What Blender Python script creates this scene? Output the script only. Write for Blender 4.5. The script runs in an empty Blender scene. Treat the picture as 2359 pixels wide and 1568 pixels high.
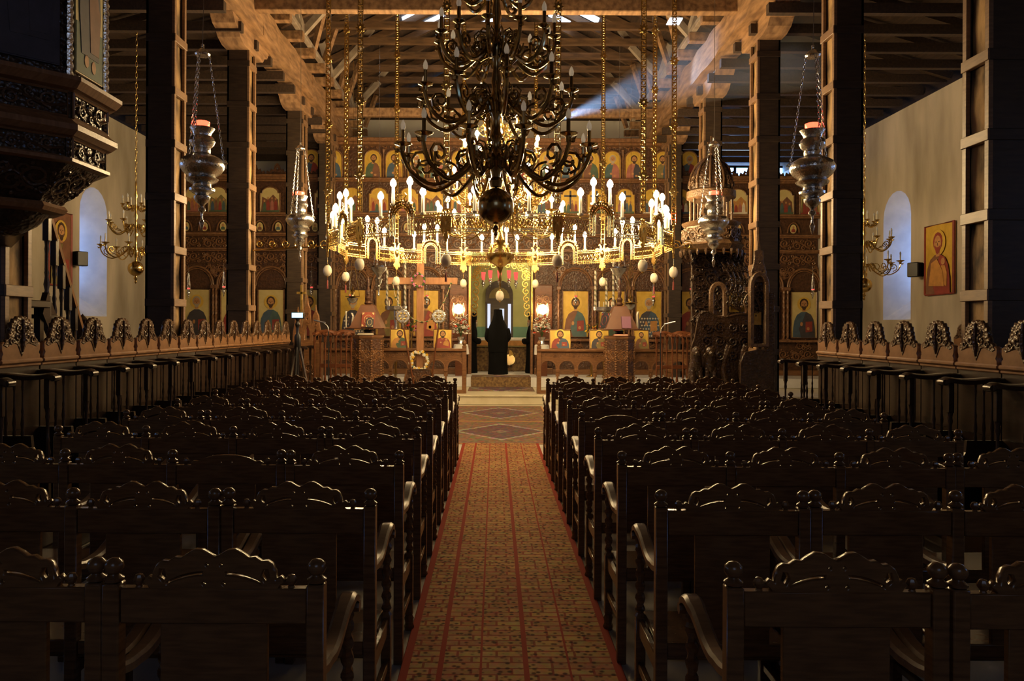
import bpy, bmesh, math, random
from math import sin, cos, pi, radians as R
from mathutils import Vector, Matrix
random.seed(7)
S = bpy.context.scene
COL = S.collection
# ------------------------------------------------------------------ camera
VX, VY, F, H = 1140.0, 750.0, 1750.0, 1.78
def W(px, py, d):
    """photo pixel at distance d (metres down the nave) -> world point"""
    return ((px-VX)*d/F, d, H-(py-VY)*d/F)
cam = bpy.data.cameras.new('camera'); camo = bpy.data.objects.new('camera', cam); COL.objects.link(camo)
camo.location = (0, 0, H); camo.rotation_euler = (R(90), R(-0.25), 0)
cam.sensor_width = 36; cam.lens = F/2359*36
cam.shift_x = (1179.5-VX)/2359; cam.shift_y = (VY-784)/2359
cam.clip_start = .05
S.camera = camo
# ------------------------------------------------------------------ light and exposure
S.view_settings.view_transform = 'Standard'; S.view_settings.look = 'None'
S.view_settings.gamma = 1; S.view_settings.use_curve_mapping = False
S.view_settings.exposure = 0.55
# unseen cool floodlight, added as guessed source of the beam towards the right columns
sp_ = bpy.data.lights.new('added_floodlight', 'SPOT'); sp_.energy = 1500; sp_.color = (.40, .62, 1); sp_.spot_size = R(17); sp_.spot_blend = .75; sp_.shadow_soft_size = .05
spo = bpy.data.objects.new('added_floodlight', sp_); COL.objects.link(spo); SHA, SHB = Vector((1.63, 18.9, 6.93)), Vector((5.2, 13.4, 7.02))
spo.location = SHA; spo.rotation_euler = (SHB-SHA).to_track_quat('-Z', 'Y').to_euler()
wd = bpy.data.worlds.new('world'); S.world = wd; wd.use_nodes = True
bg = wd.node_tree.nodes['Background']; bg.inputs[0].default_value = (.42, .62, 1, 1); bg.inputs[1].default_value = .9
S.cycles.max_bounces = 4; S.cycles.diffuse_bounces = 2; S.cycles.glossy_bounces = 2
S.cycles.use_adaptive_sampling = True; S.cycles.adaptive_threshold = .12
S.cycles.transmission_bounces = 2; S.cycles.volume_bounces = 0; S.cycles.transparent_max_bounces = 4
S.cycles.sample_clamp_indirect = 3; S.cycles.caustics_reflective = False; S.cycles.caustics_refractive = False
BULB = 225.0
PANE = 8.0
# ------------------------------------------------------------------ materials
def mat(name, c1, c2=None, rough=.5, metal=0, scale=6, stretch=(1, 1, 1), bump=0, bscale=None, em=None, ems=0, detail=5,
        spec=.5, mix=(.35, .65), trans=0):
    m = bpy.data.materials.new(name); m.use_nodes = True
    nt = m.node_tree; N = nt.nodes; L = nt.links; b = N['Principled BSDF']
    b.inputs['Base Color'].default_value = (*c1, 1); b.inputs['Roughness'].default_value = rough
    b.inputs['Metallic'].default_value = metal; b.inputs['Specular IOR Level'].default_value = spec
    if trans: b.inputs['Transmission Weight'].default_value = trans
    if em:
        b.inputs['Emission Color'].default_value = (*em, 1); b.inputs['Emission Strength'].default_value = ems
    if c2 or bump:
        tc = N.new('ShaderNodeTexCoord'); mp = N.new('ShaderNodeMapping'); mp.inputs['Scale'].default_value = stretch
        L.new(tc.outputs['Object'], mp.inputs[0])
        nz = N.new('ShaderNodeTexNoise'); nz.inputs['Scale'].default_value = scale; nz.inputs['Detail'].default_value = detail
        L.new(mp.outputs[0], nz.inputs[0])
        if c2:
            cr = N.new('ShaderNodeValToRGB'); cr.color_ramp.elements[0].position = mix[0]; cr.color_ramp.elements[1].position = mix[1]
            cr.color_ramp.elements[0].color = (*c1, 1); cr.color_ramp.elements[1].color = (*c2, 1)
            L.new(nz.outputs[0], cr.inputs[0]); L.new(cr.outputs[0], b.inputs['Base Color'])
        if bump:
            bn = N.new('ShaderNodeBump'); bn.inputs['Strength'].default_value = bump; bn.inputs['Distance'].default_value = .02
            src = nz
            if bscale:
                src = N.new('ShaderNodeTexVoronoi'); src.inputs['Scale'].default_value = bscale; L.new(mp.outputs[0], src.inputs[0])
            L.new(src.outputs[0], bn.inputs['Height']); L.new(bn.outputs[0], b.inputs['Normal'])
    return m
M = {}
M['chair'] = mat('chair_wood', (.085, .042, .019), (.135, .07, .031), rough=.2, scale=9, stretch=(1, 1, 8), bump=.04)
M['chair_arm'] = mat('chair_arm_wood', (.10, .056, .028), (.15, .085, .042), rough=.3, scale=9, stretch=(1, 6, 1))
M['stall'] = mat('stall_wood', (.020, .011, .007), (.034, .018, .010), rough=.28, scale=8, stretch=(1, 1, 6))
M['stallface'] = mat('stall_face_wood', (.18, .085, .035), (.27, .135, .06), rough=.34, scale=9, stretch=(1, 6, 1), bump=.05)
M['stallcarve'] = mat('stall_carving_wood', (.06, .03, .014), (.1, .052, .024), rough=.28, scale=12, bump=.3, bscale=40)
M['casing'] = mat('column_casing', (.028, .018, .012), (.05, .032, .02), rough=.45, scale=5, stretch=(1, 1, 6), bump=.1)
M['stile'] = mat('column_stile', (.16, .09, .048), (.24, .14, .075), rough=.42, scale=6, stretch=(1, 1, 7))
M['oldwood'] = mat('old_wood', (.05, .028, .012), (.42, .26, .11), rough=.8, scale=3.2, stretch=(2, 2, .8), bump=.8, mix=(.33, .62), detail=9)
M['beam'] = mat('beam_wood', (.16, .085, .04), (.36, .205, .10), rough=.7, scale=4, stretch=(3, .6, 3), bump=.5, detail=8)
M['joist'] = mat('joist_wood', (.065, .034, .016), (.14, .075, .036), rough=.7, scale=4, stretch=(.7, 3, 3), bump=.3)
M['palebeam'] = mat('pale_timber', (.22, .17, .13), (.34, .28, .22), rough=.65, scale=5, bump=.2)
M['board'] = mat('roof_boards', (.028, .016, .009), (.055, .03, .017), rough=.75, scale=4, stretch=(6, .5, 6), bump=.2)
M['plaster'] = mat('plaster', (.27, .23, .17), (.50, .44, .35), rough=.9, scale=1.3, stretch=(1, 1, .28), bump=.25, detail=9, mix=(.3, .6))
M['whiteplaster'] = mat('white_plaster', (.76, .73, .66), (.82, .79, .72), rough=.9, scale=1.5, bump=.1)
M['niche'] = mat('niche_plaster', (.46, .49, .53), (.6, .62, .64), rough=.9, scale=2.5, bump=.15)
M['floor'] = mat('floor_stone', (.34, .30, .24), (.44, .40, .33), rough=.35, scale=2.5)
M['step'] = mat('cream_marble', (.62, .55, .38), (.72, .65, .48), rough=.35, scale=3)
M['whitemarble'] = mat('white_marble', (.7, .7, .7), (.8, .8, .8), rough=.3, scale=3)
M['icono'] = mat('iconostasis_wood', (.05, .021, .010), (.10, .043, .02), rough=.42, scale=14, bump=.5, bscale=22)
M['iconoc'] = mat('iconostasis_carving', (.15, .07, .033), (.27, .135, .065), rough=.3, scale=14)
M['redwood'] = mat('red_varnished_wood', (.095, .029, .011), (.145, .05, .019), rough=.3, scale=8, stretch=(1, 1, 5))
M['oak'] = mat('oak_wood', (.15, .066, .025), (.23, .108, .044), rough=.38, scale=8, stretch=(1, 1, 4))
M['crosswood'] = mat('cross_wood', (.27, .12, .05), (.36, .17, .075), rough=.5, scale=6, stretch=(3, 3, .7))
M['throne'] = mat('throne_wood', (.028, .015, .009), (.05, .027, .015), rough=.26, scale=14, bump=.5, bscale=30)
M['thronel'] = mat('throne_carving', (.09, .05, .026), (.15, .085, .043), rough=.35, scale=14, bump=.4, bscale=35)
M['goldleaf'] = mat('gold_leaf', (.68, .43, .10), (.80, .55, .16), rough=.3, metal=.85, scale=20, bump=.2)
M['brass'] = mat('brass', (.72, .50, .17), (.8, .58, .22), rough=.2, metal=1, scale=10)
M['darkbrass'] = mat('dark_brass', (.30, .22, .11), (.40, .30, .14), rough=.2, metal=1, scale=10)
M['silver'] = mat('silver', (.66, .65, .62), (.82, .81, .78), rough=.25, metal=1, scale=12, bump=.16, bscale=55)
def frosted():
    m = bpy.data.materials.new('unlit_bulb_glass'); m.use_nodes = True; N = m.node_tree.nodes; L = m.node_tree.links; b = N['Principled BSDF']
    b.inputs['Base Color'].default_value = (.88, .9, .94, 1); b.inputs['Roughness'].default_value = .2
    tr = N.new('ShaderNodeBsdfTranslucent'); tr.inputs[0].default_value = (.92, .93, .96, 1); mx = N.new('ShaderNodeMixShader'); mx.inputs[0].default_value = .55
    L.new(b.outputs[0], mx.inputs[1]); L.new(tr.outputs[0], mx.inputs[2]); L.new(mx.outputs[0], N['Material Output'].inputs[0]); return m
M['bulboff'] = frosted()
M['bulb'] = mat('lit_bulb', (1, .8, .5), em=(1, .70, .34), ems=BULB)
M['bulb2'] = mat('lit_sconce_bulb', (1, .8, .5), em=(1, .72, .38), ems=30)
M['candle'] = mat('white_candle', (.86, .80, .66), rough=.4)
M['redglass'] = mat('lit_red_glass', (.7, .03, .02), rough=.1, em=(1, .07, .03), ems=3.5)
M['redglass2'] = mat('red_glass', (.55, .03, .03), rough=.1, em=(1, .1, .08), ems=.8)
M['flame'] = mat('oil_flame', (1, .6, .3), em=(1, .42, .18), ems=20)
M['egg'] = mat('ostrich_egg', (.72, .64, .48), (.80, .73, .58), rough=.4, scale=5)
M['pane'] = mat('daylit_glass', (.7, .8, 1), em=(.20, .44, 1), ems=PANE)
M['added_westpane'] = mat('added_west_glass', (.7, .8, 1), em=(.46, .64, 1), ems=.8)  # glowing pane of the added west window
M['dimpane'] = mat('apse_glass', (.7, .8, 1), em=(.5, .66, 1), ems=.55)
M['skypane'] = mat('roof_glass', (.7, .8, 1), em=(.62, .78, 1), ems=3.0)
M['black'] = mat('black_cloth', (.0022, .0022, .0024), (.0042, .0042, .0045), rough=.85, scale=5, spec=.12)
M['blackplastic'] = mat('black_plastic', (.006, .006, .007), rough=.4)
M['greymetal'] = mat('grey_metal', (.45, .45, .47), rough=.3, metal=1)
M['skin'] = mat('skin', (.52, .30, .19), rough=.5)
M['iskin'] = mat('icon_skin', (.42, .20, .08), (.55, .29, .12), rough=.6, scale=12)
M['gold'] = mat('icon_gold', (.58, .36, .045), (.70, .46, .075), rough=.42, metal=.15, scale=7, spec=.6)
M['palegold'] = mat('icon_pale_gold', (.60, .49, .20), (.68, .56, .26), rough=.45, scale=5)
M['halo'] = mat('icon_halo', (.74, .50, .09), rough=.35, metal=.25)
M['hairb'] = mat('icon_hair_brown', (.055, .025, .012), rough=.6)
M['hairw'] = mat('icon_hair_grey', (.42, .36, .29), rough=.6)
for nme, c in dict(blue=(.05, .085, .13), red=(.23, .038, .028), green=(.065, .10, .06), brown=(.16, .07, .038), white=(.62, .56, .45),
                   ochre=(.42, .2, .05), dark=(.045, .042, .055), pink=(.33, .12, .09), teal=(.06, .105, .105), olive=(.18, .14, .05)).items():
    M['p_'+nme] = mat('paint_'+nme, c, tuple(x*1.35 for x in c), rough=.6, scale=9)
M['green'] = mat('green_wall_paint', (.46, .48, .20), (.52, .54, .25), rough=.8, scale=3)
M['tealwall'] = mat('teal_wall_paint', (.16, .33, .24), (.19, .37, .28), rough=.8, scale=3)
M['cloth'] = mat('white_cloth', (.75, .73, .68), (.82, .8, .75), rough=.8, scale=4)
M['brocade'] = mat('brown_brocade', (.10, .05, .02), (.30, .18, .06), rough=.6, scale=16, bump=.2)
M['leaf'] = mat('leaf_green', (.03, .075, .02), (.06, .13, .035), rough=.5, scale=10)
M['fwhite'] = mat('white_petal', (.75, .72, .64), rough=.6)
M['fyellow'] = mat('yellow_petal', (.8, .5, .04), rough=.6)
M['fpink'] = mat('pink_petal', (.55, .16, .32), rough=.6)
M['fred'] = mat('red_petal', (.6, .07, .03), rough=.6)
M['rope'] = mat('rope', (.45, .36, .22), rough=.8)
M['bookred'] = mat('red_book_cover', (.28, .05, .025), rough=.4)
M['bookpurple'] = mat('purple_book_cover', (.22, .09, .16), rough=.4)
M['bookdark'] = mat('dark_book_cover', (.03, .03, .04), rough=.4)
M['bookblue'] = mat('blue_book_cover', (.12, .12, .2), rough=.4)
M['page'] = mat('paper', (.7, .65, .52), rough=.7)
M['lectop'] = mat('lectern_leather', (.115, .042, .02), (.15, .06, .028), rough=.42, scale=5)
M['screen'] = mat('lit_screen', (.3, .5, .8), em=(.35, .6, 1), ems=1.6)
def carpet_mat():
    m = bpy.data.materials.new('runner_weave'); m.use_nodes = True; nt = m.node_tree; N = nt.nodes; L = nt.links; b = N['Principled BSDF']
    b.inputs['Roughness'].default_value = .9; b.inputs['Specular IOR Level'].default_value = .15
    tc = N.new('ShaderNodeTexCoord')
    br = N.new('ShaderNodeTexBrick'); br.offset = .37; br.offset_frequency = 2; br.squash = 1.6; br.squash_frequency = 3
    br.inputs['Color1'].default_value = (.44, .26, .095, 1); br.inputs['Color2'].default_value = (.33, .15, .068, 1)
    br.inputs['Mortar'].default_value = (.24, .055, .025, 1); br.inputs['Scale'].default_value = 1
    br.inputs['Mortar Size'].default_value = .008; br.inputs['Mortar Smooth'].default_value = .3
    br.inputs['Brick Width'].default_value = .21; br.inputs['Row Height'].default_value = .07
    L.new(tc.outputs['Object'], br.inputs[0])
    vo = N.new('ShaderNodeTexVoronoi'); vo.inputs['Scale'].default_value = 25; L.new(tc.outputs['Object'], vo.inputs[0])
    cr = N.new('ShaderNodeValToRGB'); E = cr.color_ramp.elements
    E[0].position = .2; E[0].color = (.16, .10, .08, 1); E[1].position = .42; E[1].color = (1, 1, 1, 1)
    L.new(vo.outputs[0], cr.inputs[0])
    mu = N.new('ShaderNodeMix'); mu.data_type = 'RGBA'; mu.blend_type = 'MULTIPLY'; mu.inputs[0].default_value = .95
    L.new(br.outputs[0], mu.inputs[6]); L.new(cr.outputs[0], mu.inputs[7])
    nz = N.new('ShaderNodeTexNoise'); nz.inputs['Scale'].default_value = 22; L.new(tc.outputs['Object'], nz.inputs[0])
    m3 = N.new('ShaderNodeMix'); m3.data_type = 'RGBA'; m3.blend_type = 'OVERLAY'; m3.inputs[0].default_value = .5
    L.new(mu.outputs[2], m3.inputs[6]); L.new(nz.outputs[1], m3.inputs[7])
    sx = N.new('ShaderNodeSeparateXYZ'); L.new(tc.outputs['Object'], sx.inputs[0])
    last = m3.outputs[2]
    for x0, hw in ((-.552, .022), (-.37, .014), (-.16, .006), (.075, .014), (.30, .006), (.552, .022)):
        a = N.new('ShaderNodeMath'); a.operation = 'COMPARE'; a.inputs[1].default_value = x0; a.inputs[2].default_value = hw
        L.new(sx.outputs[0], a.inputs[0])
        mm = N.new('ShaderNodeMix'); mm.data_type = 'RGBA'; L.new(a.outputs[0], mm.inputs[0]); L.new(last, mm.inputs[6])
        mm.inputs[7].default_value = (.27, .03, .014, 1); last = mm.outputs[2]
    L.new(last, b.inputs['Base Color'])
    return m
M['runner'] = carpet_mat()
def rug_mat():
    m = bpy.data.materials.new('medallion_rug'); m.use_nodes = True; nt = m.node_tree; N = nt.nodes; L = nt.links; b = N['Principled BSDF']
    b.inputs['Roughness'].default_value = .9; b.inputs['Specular IOR Level'].default_value = .15
    tc = N.new('ShaderNodeTexCoord'); sx = N.new('ShaderNodeSeparateXYZ'); L.new(tc.outputs['Object'], sx.inputs[0])
    def math_(op, a, bb=None):
        n = N.new('ShaderNodeMath'); n.operation = op
        for i, v in enumerate((a, bb)):
            if v is None: continue
            if isinstance(v, (int, float)): n.inputs[i].default_value = v
            else: L.new(v, n.inputs[i])
        return n.outputs[0]
    nz = N.new('ShaderNodeTexNoise'); nz.inputs['Scale'].default_value = 9; nz.inputs['Detail'].default_value = 6; L.new(tc.outputs['Object'], nz.inputs[0])
    d = math_('ADD', math_('DIVIDE', math_('ABSOLUTE', sx.outputs[0]), .85), math_('DIVIDE', math_('ABSOLUTE', sx.outputs[1]), 1.05))
    d = math_('ADD', d, math_('MULTIPLY', math_('SUBTRACT', nz.outputs[0], .5), .22))
    cr = N.new('ShaderNodeValToRGB'); E = cr.color_ramp.elements; cr.color_ramp.interpolation = 'CONSTANT'
    E[0].position = 0; E[0].color = (.22, .15, .13, 1)
    for p, c in ((.18, (.14, .08, .08, 1)), (.84, (.33, .29, .25, 1)), (.95, (.20, .125, .085, 1)), (1.0, (.20, .125, .085, 1))):
        e = E.new(p) if p < 1 else E[-1]; e.position = p; e.color = c
    L.new(d, cr.inputs[0])
    mu = N.new('ShaderNodeMix'); mu.data_type = 'RGBA'; mu.blend_type = 'OVERLAY'; mu.inputs[0].default_value = .35
    vo = N.new('ShaderNodeTexVoronoi'); vo.inputs['Scale'].default_value = 17; L.new(tc.outputs['Object'], vo.inputs[0])
    L.new(cr.outputs[0], mu.inputs[6]); L.new(vo.outputs['Color'], mu.inputs[7])
    L.new(mu.outputs[2], b.inputs['Base Color'])
    return m
M['rug'] = rug_mat()
def tcandle_mat():
    m = bpy.data.materials.new('striped_candle'); m.use_nodes = True; nt = m.node_tree; N = nt.nodes; L = nt.links; b = N['Principled BSDF']
    tc = N.new('ShaderNodeTexCoord'); wv = N.new('ShaderNodeTexWave'); wv.bands_direction = 'DIAGONAL'; wv.inputs['Scale'].default_value = 5
    L.new(tc.outputs['Object'], wv.inputs[0]); cr = N.new('ShaderNodeValToRGB'); cr.color_ramp.interpolation = 'CONSTANT'; E = cr.color_ramp.elements
    E[0].color = (.6, .56, .46, 1); E[1].position = .55; E[1].color = (.4, .28, .08, 1)
    e = E.new(.78); e.color = (.3, .06, .05, 1); e = E.new(.9); e.color = (.1, .2, .14, 1)
    L.new(wv.outputs[0], cr.inputs[0]); L.new(cr.outputs[0], b.inputs['Base Color']); b.inputs['Roughness'].default_value = .35
    return m
M['tcandle'] = tcandle_mat()
# ------------------------------------------------------------------ mesh helpers
class MB:
    def __init__(s): s.v = []; s.f = []
    def add(s, vs, fs):
        n = len(s.v); s.v += [tuple(v) for v in vs]; s.f += [tuple(i+n for i in f) for f in fs]; return s
    def box(s, x0, x1, y0, y1, z0, z1):
        vs = [(x, y, z) for z in (z0, z1) for y in (y0, y1) for x in (x0, x1)]
        return s.add(vs, [(0, 2, 3, 1), (4, 5, 7, 6), (0, 1, 5, 4), (2, 6, 7, 3), (0, 4, 6, 2), (1, 3, 7, 5)])
    def bbox(s, x0, x1, y0, y1, z0, z1, b=.006):
        """box with chamfered vertical and horizontal edges"""
        bm = bmesh.new(); bmesh.ops.create_cube(bm, size=1)
        for v in bm.verts: v.co = ((x0+x1)/2+v.co.x*(x1-x0), (y0+y1)/2+v.co.y*(y1-y0), (z0+z1)/2+v.co.z*(z1-z0))
        bmesh.ops.bevel(bm, geom=bm.edges[:], offset=b, segments=1, affect='EDGES')
        bm.verts.index_update(); s.add([v.co[:] for v in bm.verts], [[v.index for v in f.verts] for f in bm.faces]); bm.free(); return s
    def beam(s, p0, p1, w, h, up=(0, 0, 1)):
        p0 = Vector(p0); p1 = Vector(p1); d = (p1-p0).normalized(); u = Vector(up)
        if abs(d.dot(u)) > .98: u = Vector((1, 0, 0))
        a = d.cross(u).normalized(); b = a.cross(d)
        vs = [p+a*sx*w/2+b*sy*h/2 for p in (p0, p1) for sx, sy in ((-1, -1), (1, -1), (1, 1), (-1, 1))]
        return s.add(vs, [(0, 3, 2, 1), (4, 5, 6, 7), (0, 1, 5, 4), (1, 2, 6, 5), (2, 3, 7, 6), (3, 0, 4, 7)])
    def tube(s, pts, r, seg=6, cap=True):
        P = [Vector(p) for p in pts]; n = len(P); rs = r if isinstance(r, (list, tuple)) else [r]*n
        rings = []; up = None
        for i, p in enumerate(P):
            d = (P[min(i+1, n-1)]-P[max(i-1, 0)])
            d = d.normalized() if d.length > 1e-9 else Vector((0, 0, 1))
            if up is None:
                up = Vector((0, 0, 1)) if abs(d.z) < .9 else Vector((1, 0, 0))
            a = d.cross(up)
            if a.length < 1e-6: a = d.cross(Vector((0, 1, 0)))
            a.normalize(); up = a.cross(d).normalized()
            rings.append([p+(a*cos(2*pi*k/seg)+up*sin(2*pi*k/seg))*rs[i] for k in range(seg)])
        return s.loft(rings, cap)
    def loft(s, rings, cap=True, closed=True):
        seg = len(rings[0]); vs = [v for r in rings for v in r]; fs = []
        for i in range(len(rings)-1):
            for k in range(seg if closed else seg-1):
                a = i*seg+k; b = i*seg+(k+1) % seg; fs.append((a, b, b+seg, a+seg))
        if cap and closed:
            fs.append(tuple(reversed(range(seg)))); fs.append(tuple(range((len(rings)-1)*seg, len(rings)*seg)))
        return s.add(vs, fs)
    def lathe(s, prof, seg=12, c=(0, 0, 0), rot=0, sx=1, sy=1):
        rings = [[(c[0]+sx*max(r, 1e-4)*cos(2*pi*k/seg+rot), c[1]+sy*max(r, 1e-4)*sin(2*pi*k/seg+rot), c[2]+z) for k in range(seg)] for r, z in prof]
        return s.loft(rings)
    def ball(s, c, r, seg=8, n=5, sz=1):
        return s.lathe([(r*sin(pi*i/n), -r*sz*cos(pi*i/n)) for i in range(n+1)], seg, c)
    def prism(s, poly, y0, y1):
        """poly in XZ, extruded along Y"""
        n = len(poly); vs = [(x, y0, z) for x, z in poly]+[(x, y1, z) for x, z in poly]
        fs = [tuple(range(n)), tuple(reversed(range(n, 2*n)))]+[(i, i+n, (i+1) % n+n, (i+1) % n) for i in range(n)]
        return s.add(vs, fs)
    def xf(s, m):
        s.v = [tuple(m @ Vector(v)) for v in s.v]; return s
    def join(s, o, m=None):
        return s.add([tuple(m @ Vector(v)) for v in o.v] if m else o.v, o.f)
    def mesh(s, name, smooth=True, ang=38, off=None):
        me = bpy.data.meshes.new(name)
        me.from_pydata([(x-off[0], y-off[1], z-off[2]) for x, y, z in s.v] if off else s.v, [], s.f); me.update()
        bm = bmesh.new(); bm.from_mesh(me); bmesh.ops.recalc_face_normals(bm, faces=bm.faces); bm.to_mesh(me); bm.free()
        if smooth:
            me.polygons.foreach_set('use_smooth', [True]*len(me.polygons)); me.set_sharp_from_angle(angle=R(ang))
        return me
def mset(me, m):
    if not me.materials: me.materials.append(M[m])
    return me
def obj(name, mb, m, parent=None, loc=None, rot=None, world=False, smooth=True, ang=38, label=None):
    """one mesh object; world=True: the mesh was made in world coordinates and hangs under a placed Empty"""
    me = mb if isinstance(mb, bpy.types.Mesh) else mb.mesh(name, smooth, ang, parent.location if world and parent else None)
    if m: mset(me, m)
    o = bpy.data.objects.new(name, me); COL.objects.link(o)
    if parent: o.parent = parent
    if loc: o.location = loc
    if rot: o.rotation_euler = rot
    if label: o['label'] = label
    return o
def tag(o, label, cat, group=None):
    o['label'] = label; o['category'] = cat
    if group: o['group'] = group
    return o
def thing(name, label, cat, loc=(0, 0, 0), rotz=0, group=None):
    o = bpy.data.objects.new(name, None); COL.objects.link(o); o.empty_display_size = .1
    o.location = loc; o.rotation_euler = (0, 0, rotz)
    return tag(o, label, cat, group)
def struct(name, mb, m, parent=None, label=None, **k):
    o = obj(name, mb, m, parent, **k); o['kind'] = 'structure'
    if label: o['label'] = label
    return o
def sempty(name, label=None):
    o = bpy.data.objects.new(name, None); COL.objects.link(o); o['kind'] = 'structure'
    if label: o['label'] = label
    return o
def tree(o): return {c: [g for g in c.children] for c in o.children}
def dup(root, loc, rotz=0, label=None, group=None, skip=()):
    r = root.copy(); COL.objects.link(r); r.location = loc; r.rotation_euler = (0, 0, rotz)
    if label: r['label'] = label
    if group: r['group'] = group
    for ch in list(root.children):
        if ch.get('slot') in skip and ch.get('slot') is not None: continue
        c = ch.copy(); COL.objects.link(c); c.parent = r
        for g in list(ch.children):
            d = g.copy(); COL.objects.link(d); d.parent = c
    return r
def wipe(root):
    for c in list(root.children):
        for g in list(c.children): bpy.data.objects.remove(g)
        bpy.data.objects.remove(c)
    bpy.data.objects.remove(root)
def pierced(name, loops, ext, bev=0, m=None):
    """flat fretwork in XZ from closed loops (first outer, others holes), thickness 2*ext along Y"""
    cu = bpy.data.curves.new(name, 'CURVE'); cu.dimensions = '2D'; cu.fill_mode = 'BOTH'; cu.extrude = ext; cu.bevel_depth = bev; cu.bevel_resolution = 0
    for lp in loops:
        sp = cu.splines.new('POLY'); sp.points.add(len(lp)-1); sp.use_cyclic_u = True
        for p, (x, z) in zip(sp.points, lp): p.co = (x, z, 0, 1)
    ob = bpy.data.objects.new(name, cu); COL.objects.link(ob)
    me = bpy.data.meshes.new_from_object(ob); bpy.data.objects.remove(ob); bpy.data.curves.remove(cu)
    me.name = name
    for v in me.vertices: v.co = (v.co.x, -v.co.z, v.co.y)
    if len(me.materials) == 0 and m: me.materials.append(M[m])
    me.update(); return me
def circ(cx, cz, r, n=10, a0=0, sx=1, sz=1): return [(cx+sx*r*cos(a0+2*pi*k/n), cz+sz*r*sin(a0+2*pi*k/n)) for k in range(n)]
def mirror(half): return half+[(-x, z) for x, z in reversed(half) if x > 1e-6]
def spiral(cx, cz, r0, r1, a0, turns, n=14):
    return [(cx+(r0+(r1-r0)*t/n)*cos(a0+2*pi*turns*t/n), cz+(r0+(r1-r0)*t/n)*sin(a0+2*pi*turns*t/n)) for t in range(n+1)]
def bez(p, n=8):
    """Catmull-Rom through points"""
    out = []; P = [Vector(q) for q in p]
    for i in range(len(P)-1):
        a, b, c, d = P[max(i-1, 0)], P[i], P[i+1], P[min(i+2, len(P)-1)]
        for k in range(n):
            t = k/n; out.append(.5*((2*b)+(c-a)*t+(2*a-5*b+4*c-d)*t*t+(3*b-a-3*c+d)*t**3))
    out.append(P[-1]); return [tuple(q) for q in out]
ORD = ['first', 'second', 'third', 'fourth', 'fifth', 'sixth', 'seventh', 'eighth', 'ninth', 'tenth', 'eleventh', 'twelfth', 'thirteenth',
       'fourteenth', 'fifteenth', 'sixteenth', 'seventeenth', 'eighteenth']
# carved vine tile: w x h in XZ, relief towards -Y
def vine_mb(w, h, r=.012, y=0):
    mb = MB(); a = h*.33
    def sp(pts, rr): mb.tube([(x, y, z) for x, z in pts], rr, 5)
    sp([(-w/2+w*t/12, a*.55*sin(2*pi*t/12)) for t in range(13)], r)
    for sx, sz in ((-1, 1), (1, -1)):
        sp(spiral(sx*w*.25, -sz*h*.08, h*.36, h*.05, sz*pi/2, 1.5*sz), [r*1.1]*10+[r*.8]*5)
        sp(spiral(sx*w*.02, sz*h*.27, h*.18, h*.04, -sz*pi/2, -1.2*sz, 9), r*.9)
        sp(spiral(sx*w*.46, sz*h*.27, h*.16, h*.04, -sz*pi/2, 1.2*sz, 9), r*.9)
        for k in range(4):
            q = (sx*w*.25+h*.4*cos(k*1.5+.4), -sz*h*.08+h*.4*sin(k*1.5+.4))
            mb.ball((q[0], y, q[1]), r*1.5, 5, 3)
    return mb
# ================================================================== THE SETTING
AX = .12                       # nave axis
WX, WT, ZT = 8.8, .9, 6.5      # side walls: inner face, thickness, top
YB, YE = -4.0, 23.4            # west and east ends
struct('floor', MB().box(-9.8, 9.8, YB-.3, YE+.3, -.2, 0), 'floor', label='pale stone church floor')
trim = struct('trim_1', MB().bbox(-8.8, 8.8, 17.1, YE, 0, .22, .012), 'step', label='cream marble step before the altar screen')
obj('riser_slab', MB().bbox(-8.8, 8.8, 17.07, 17.12, .185, .222, .006), 'step', trim)
struct('trim_2', MB().bbox(-8.8, 8.8, 19.3, YE, .22, .47, .012), 'whitemarble', label='white marble upper step before the altar screen')
struct('trim_3', MB().bbox(-4.2, -3.30, 4.4, 15.6, 0, .14, .01), 'stall', label='dark wooden platform under the left stalls')
struct('trim_4', MB().bbox(3.36, 4.28, 4.4, 11.1, 0, .14, .01), 'stall', label='dark wooden platform under the right stalls')
def arch_loop(yc, w, z0, zs, n=10):
    """opening outline in (y,z): sill z0, springing zs, round head"""
    r = w/2
    return [(yc-r, z0), (yc-r, zs)]+[(yc-r*cos(pi*k/n), zs+r*sin(pi*k/n)) for k in range(1, n)]+[(yc+r, zs), (yc+r, z0)]
WIN = [2.5, 9.2, 16.65]
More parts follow.
